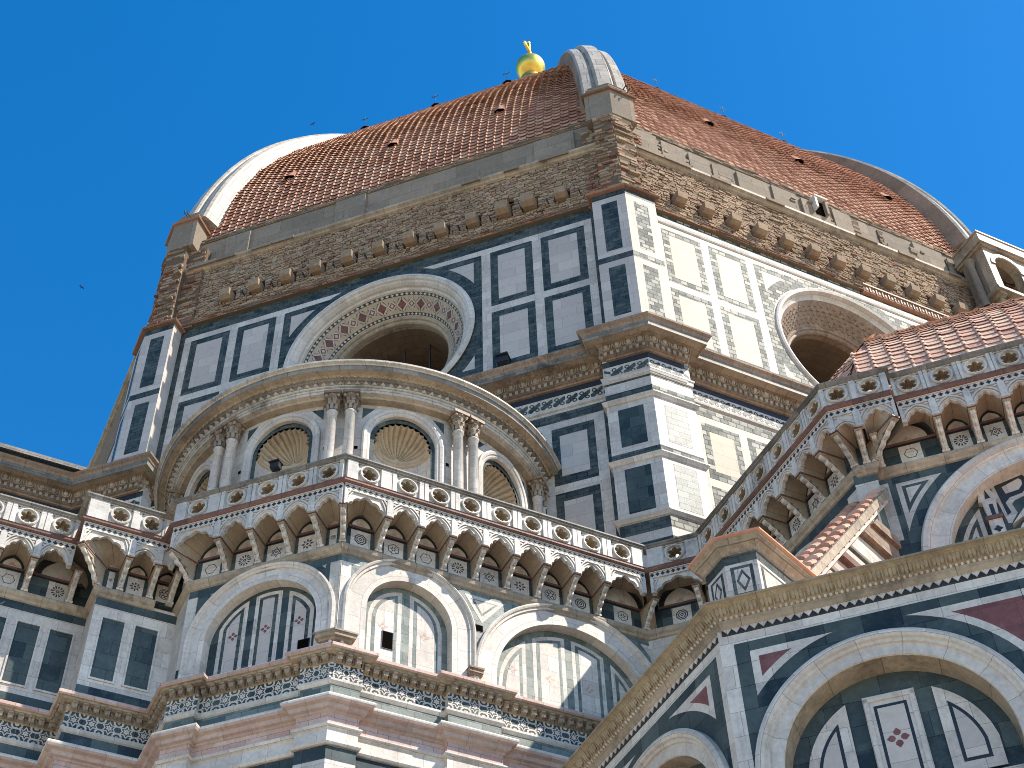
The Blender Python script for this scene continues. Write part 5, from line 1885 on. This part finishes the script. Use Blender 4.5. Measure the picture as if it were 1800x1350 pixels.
for c in cs[1:-1]:
    m = MB()
    m.archsweep(c, NZ, [(NR, -0.12), (NR, 0.02), (NR+0.05, 0.06), (NR+0.10, 0.07), (NR+0.12, 0.11), (NR+0.2, 0.14), (NR+0.26, 0.12), (NR+0.28, 0.06), (NR+0.28, 0)], 30, 'whitec', 40)
    m.xform(bend)
    nf = part('niche_frame', m, exd, smooth=False)
    # local frame of the niche
    aa = ANG['L']+math.degrees(c/RW)
    F = frame(aa, RW-0.05, (CE[0], CE[1])) @ Matrix.Identity(4)
    q = MB()
    q.archsweep(0, NZ, [(NR-0.005, -0.10), (NR-0.16, -0.11)], 30.0, 'green', 40)
    r = NR-0.15
    nn, nm = 162, 12
    V, Fc = [], []
    for i in range(nn+1):
        a = PI*i/nn
        fl = 1-0.11*abs(math.sin(a*13.5))**0.8
        for j in range(nm+1):
            t = (0.03+0.97*j/nm)*PI/2
            k = 1-(1-fl)*math.sin(t)**0.6
            hub = math.cos(t); rim = math.sin(t)
            V.append((r*k*rim*math.cos(a), 0.12+r*0.95*hub*k, NZ+r*k*rim*math.sin(a)*(0.98)))
    for i in range(nn):
        for j in range(nm):
            b = i*(nm+1)+j
            Fc.append((b, b+nm+1, b+nm+2, b+1))
    q.add(V, Fc, 'shell', uvs=[(v[0], v[2]) for v in V], rnd=0.5)
    q.egg((0, 0.12+r*0.9, NZ+0.03), 0.13, 0.1, 0.1, 'shell', 10, 6)
    part('scallop_shell', q, nf, F)
    q = MB()
    def half(prof, mat, n=28):
        V, Fc = [], []
        for i in range(n+1):
            a = PI*i/n
            for rr, z in prof:
                V.append((rr*math.cos(a), 0.12+rr*0.95*math.sin(a), z))
        K = len(prof)
        for i in range(n):
            for j in range(K-1):
                Fc.append((i*K+j, (i+1)*K+j, (i+1)*K+j+1, i*K+j+1))
        q.add(V, Fc, mat, uvs=[(v[0]*1.5, v[2]) for v in V], rnd=0.5)
    half([(r, NZ-0.22), (r-0.05, NZ-0.2), (r-0.06, NZ-0.12), (r-0.12, NZ-0.08), (r-0.13, NZ-0.01), (r, NZ)], 'shell')
    half([(r, 30), (r, NZ-0.2)], 'whitec')
    part('niche_back', q, nf, F)
# columns
def column():
    q = MB()
    q.lathe((0, 0, 0), [(0.26, 31.0), (0.26, 31.2), (0.2, 31.3), (0.19, 31.4), (0.185, 34.0), (0.165, 37.3), (0.2, 37.33), (0.2, 37.38), (0.17, 37.4)], 'whitec', 20)
    return q
def capital():
    q = MB()
    q.lathe((0, 0, 0), [(0.16, 37.4), (0.17, 37.75), (0.22, 38.0), (0.27, 38.08)], 'cornice', 16)
    for rw, (z, n, r, h) in enumerate(((37.42, 8, 0.19, 0.26), (37.62, 8, 0.21, 0.28))):
        for i in range(n):
            a = 2*PI*(i+0.5*rw)/n
            c, s = math.cos(a), math.sin(a)
            hw_ = 0.065
            V = []
            for t, (dr, dz) in enumerate(((0, 0), (0.015, h*0.6), (0.06, h), (0.12, h*0.92), (0.13, h*0.75))):
                ww = hw_*(1-0.15*t)
                for sg in (-1, 1):
                    V.append(((r+dr)*c-sg*ww*s, (r+dr)*s+sg*ww*c, z+dz))
            q.add(V, [(2*t, 2*t+1, 2*t+3, 2*t+2) for t in range(4)], 'corlight')
    for i in range(4):
        a = PI/4+PI/2*i
        q.egg((0.29*math.cos(a), 0.29*math.sin(a), 38.02), 0.06, 0.06, 0.07, 'corlight', 8, 5)
    for a in range(4):
        q.egg((0.24*math.cos(PI/2*a), 0.24*math.sin(PI/2*a), 38.07), 0.05, 0.05, 0.05, 'corlight', 6, 4)
    q.box(-0.29, 0.29, -0.29, 0.29, 38.1, 38.22, 'cornice')
    return q
colm, capm = column().mesh('column', True), capital().mesh('capital')
for i in range(-3, 4):
    for dd in (-2.55, 2.55):
        th = ANG['L']-0.5+pitch*(i+0.5)+dd
        if not (-100 < th-ANG['L'] < 100):
            continue
        rr = 6.84
        M = Matrix.Translation((CE[0]+rr*math.cos(R_(th)), CE[1]+rr*math.sin(R_(th)), 0)) @ Matrix.Rotation(R_(th+90), 4, 'Z')
        o = part('column', colm, exd, M)
        part('capital', capm, o, M)
    # pilaster slab behind the pair
m = MB()
esweep(m, [(6.5, 38.12), (6.78, 38.13), (6.80, 38.22)], 'corlight')
esweep(m, [(6.80, 38.22), (6.95, 38.24), (6.96, 38.34), (6.99, 38.34), (6.99, 38.44), (7.04, 38.46), (7.06, 38.5)], 'grimy')
esweep(m, [(7.06, 38.5), (7.04, 38.52), (7.04, 38.66), (7.12, 38.68), (7.2, 38.76)], 'rail')
esweep(m, [(6.75, 29.9), (6.75, 32.4), (6.5, 32.5)], 'cornice')
esweep(m, [(7.2, 38.76), (7.26, 38.8), (7.48, 38.82), (7.49, 38.8)], 'corlight')
esweep(m, [(7.49, 38.8), (7.51, 38.95), (7.55, 38.97)], 'rail')
esweep(m, [(7.55, 38.97), (7.57, 39.02), (7.66, 39.06), (7.66, 39.14)], 'grimy')
esweep(m, [(7.66, 39.14), (0.2, 41.5)], 'rail')
ent = part('entablature', m, exd)
e = MB()
n = 96
for i in range(n):
    s = R_(-110+220*(i+0.5)/n)*RW
    q = MB()
    c = s
    q.add([(c-0.09, -0.56, 38.52), (c+0.09, -0.56, 38.52), (c, -0.56, 38.66), (c, -0.70, 38.54), (c-.09, -.6, 38.52), (c+.09, -.6, 38.52)], [(0, 3, 2), (3, 1, 2), (0, 1, 3)], 'whitec')
    b = len(e.v); e.v += q.v
    for f, r in zip(q.f, q.r):
        e.f.append([b+j for j in f]); e.m.append(e.mi('whitec')); e.r.append(r); e.uv.append([(0.1, 0.1)]*len(f))
e.xform(bend)
part('dogtooth_row', e, ent)
e = MB()
n = 120
for i in range(n):
    s = R_(-110+220*(i+0.5)/n)*RW
    e.egg((s, -0.72, 38.73), 0.06, 0.04, 0.05, 'corlight', 6, 4)
e.xform(bend)
part('egg_row', e, ent)

# ================================================================== small fittings
# drain hole and antique floodlights
def lamp(label, M, cat='floodlight', s=1.0):
    t = thing('floodlight', label, cat, M.to_translation(), 'black floodlights on the drum and exedra')
    q = MB()
    q.prism([(-0.28*s, -0.2*s), (0.28*s, -0.2*s), (0.3*s, 0.22*s), (-0.3*s, 0.22*s)], 0.05, 0.5*s, 'lead', back=True)
    q.prism([(-0.34*s, 0.2*s), (0.34*s, 0.2*s), (0.34*s, 0.28*s), (-0.34*s, 0.28*s)], 0.0, 0.62*s, 'lead', back=True)
    part('housing', q, t, M)
    q = MB()
    q.box(-0.05, 0.05, -0.3, 0.1, -0.35*s, 0.0, 'iron')
    part('bracket', q, t, M)
    return t
lamp('black floodlight box fixed above the drum cornice left of the front pier', frame('L', 27.0) @ Matrix.Translation((5.62, 0, 45.5)), s=0.8)
lamp('dark floodlight hanging in front of the shaded shell niche', frame(ANG['L']-1.5, RW+0.2, (CE[0], CE[1])) @ Matrix.Translation((0.25, 0, 35.25)), s=0.55)
# chimney like rain spout on the apse gallery
sp = MB()
sp.prism([(-0.2, -0.12), (0.2, -0.12), (0.24, 0.14), (-0.24, 0.14)], -0.2, 0.7, 'pink', back=True)
solo('stone_spout', sp, 'short stone water spout sticking out of the sunlit lower drum wall', 'spout', frame('R', 27) @ Matrix.Translation((-8.6, 0, 36.5)))
# birds
def bird(M, label, sc=1.0):
    m = MB()
    m.egg((0, 0, 0), 0.09, 0.26, 0.08, 'iron', 8, 6)
    m.egg((0, -0.26, 0.03), 0.055, 0.08, 0.055, 'iron', 8, 5)
    for s in (-1, 1):
        m.add([(s*0.05, -0.12, 0.03), (s*0.4, -0.2, 0.14), (s*0.78, 0.02, 0.02), (s*0.4, 0.02, 0.10), (s*0.05, 0.1, 0.03)], [(0, 1, 3, 4), (1, 2, 3)], 'iron')
        m.add([(s*0.05, -0.12, 0.01), (s*0.4, -0.2, 0.12), (s*0.78, 0.02, 0.0), (s*0.4, 0.02, 0.08), (s*0.05, 0.1, 0.01)], [(4, 3, 1, 0), (3, 2, 1)], 'iron')
    m.add([(-0.05, 0.2, 0), (0.05, 0.2, 0), (0.09, 0.42, 0.0), (-0.09, 0.42, 0)], [(0, 1, 2, 3)], 'iron')
    m.xform(lambda p: (p[0]*sc, p[1]*sc, p[2]*sc))
    return solo('bird', m, label, 'bird', M, group='birds in the sky')
def at_pix(x, y, dist):
    d = (_f+_rt*((x-900)/2601.0)+_up*((675-y)/2601.0)).normalized()
    return Vector(cam.location)+d*dist
bird(Matrix.Translation((-23.97, -23.16, 54.56)) @ Matrix.Rotation(0.9, 4, 'Z'), 'tiny dark bird gliding in the empty sky at far left', 0.22)
bird(Matrix.Translation((-14.99, -20.44, 72.97)) @ Matrix.Rotation(-0.6, 4, 'Z'), 'tiny dark bird flying just above the left end of the dome', 0.25)

# ================================================================== GROUND
g = MB()
g.add([(-400, -400, 0), (400, -400, 0), (400, 400, 0), (-400, 400, 0)], [(0, 1, 2, 3)], 'paving', uvs=[(-400, -400), (400, -400), (400, 400), (-400, 400)])
o = part('ground', g, None)
o['kind'] = 'structure'
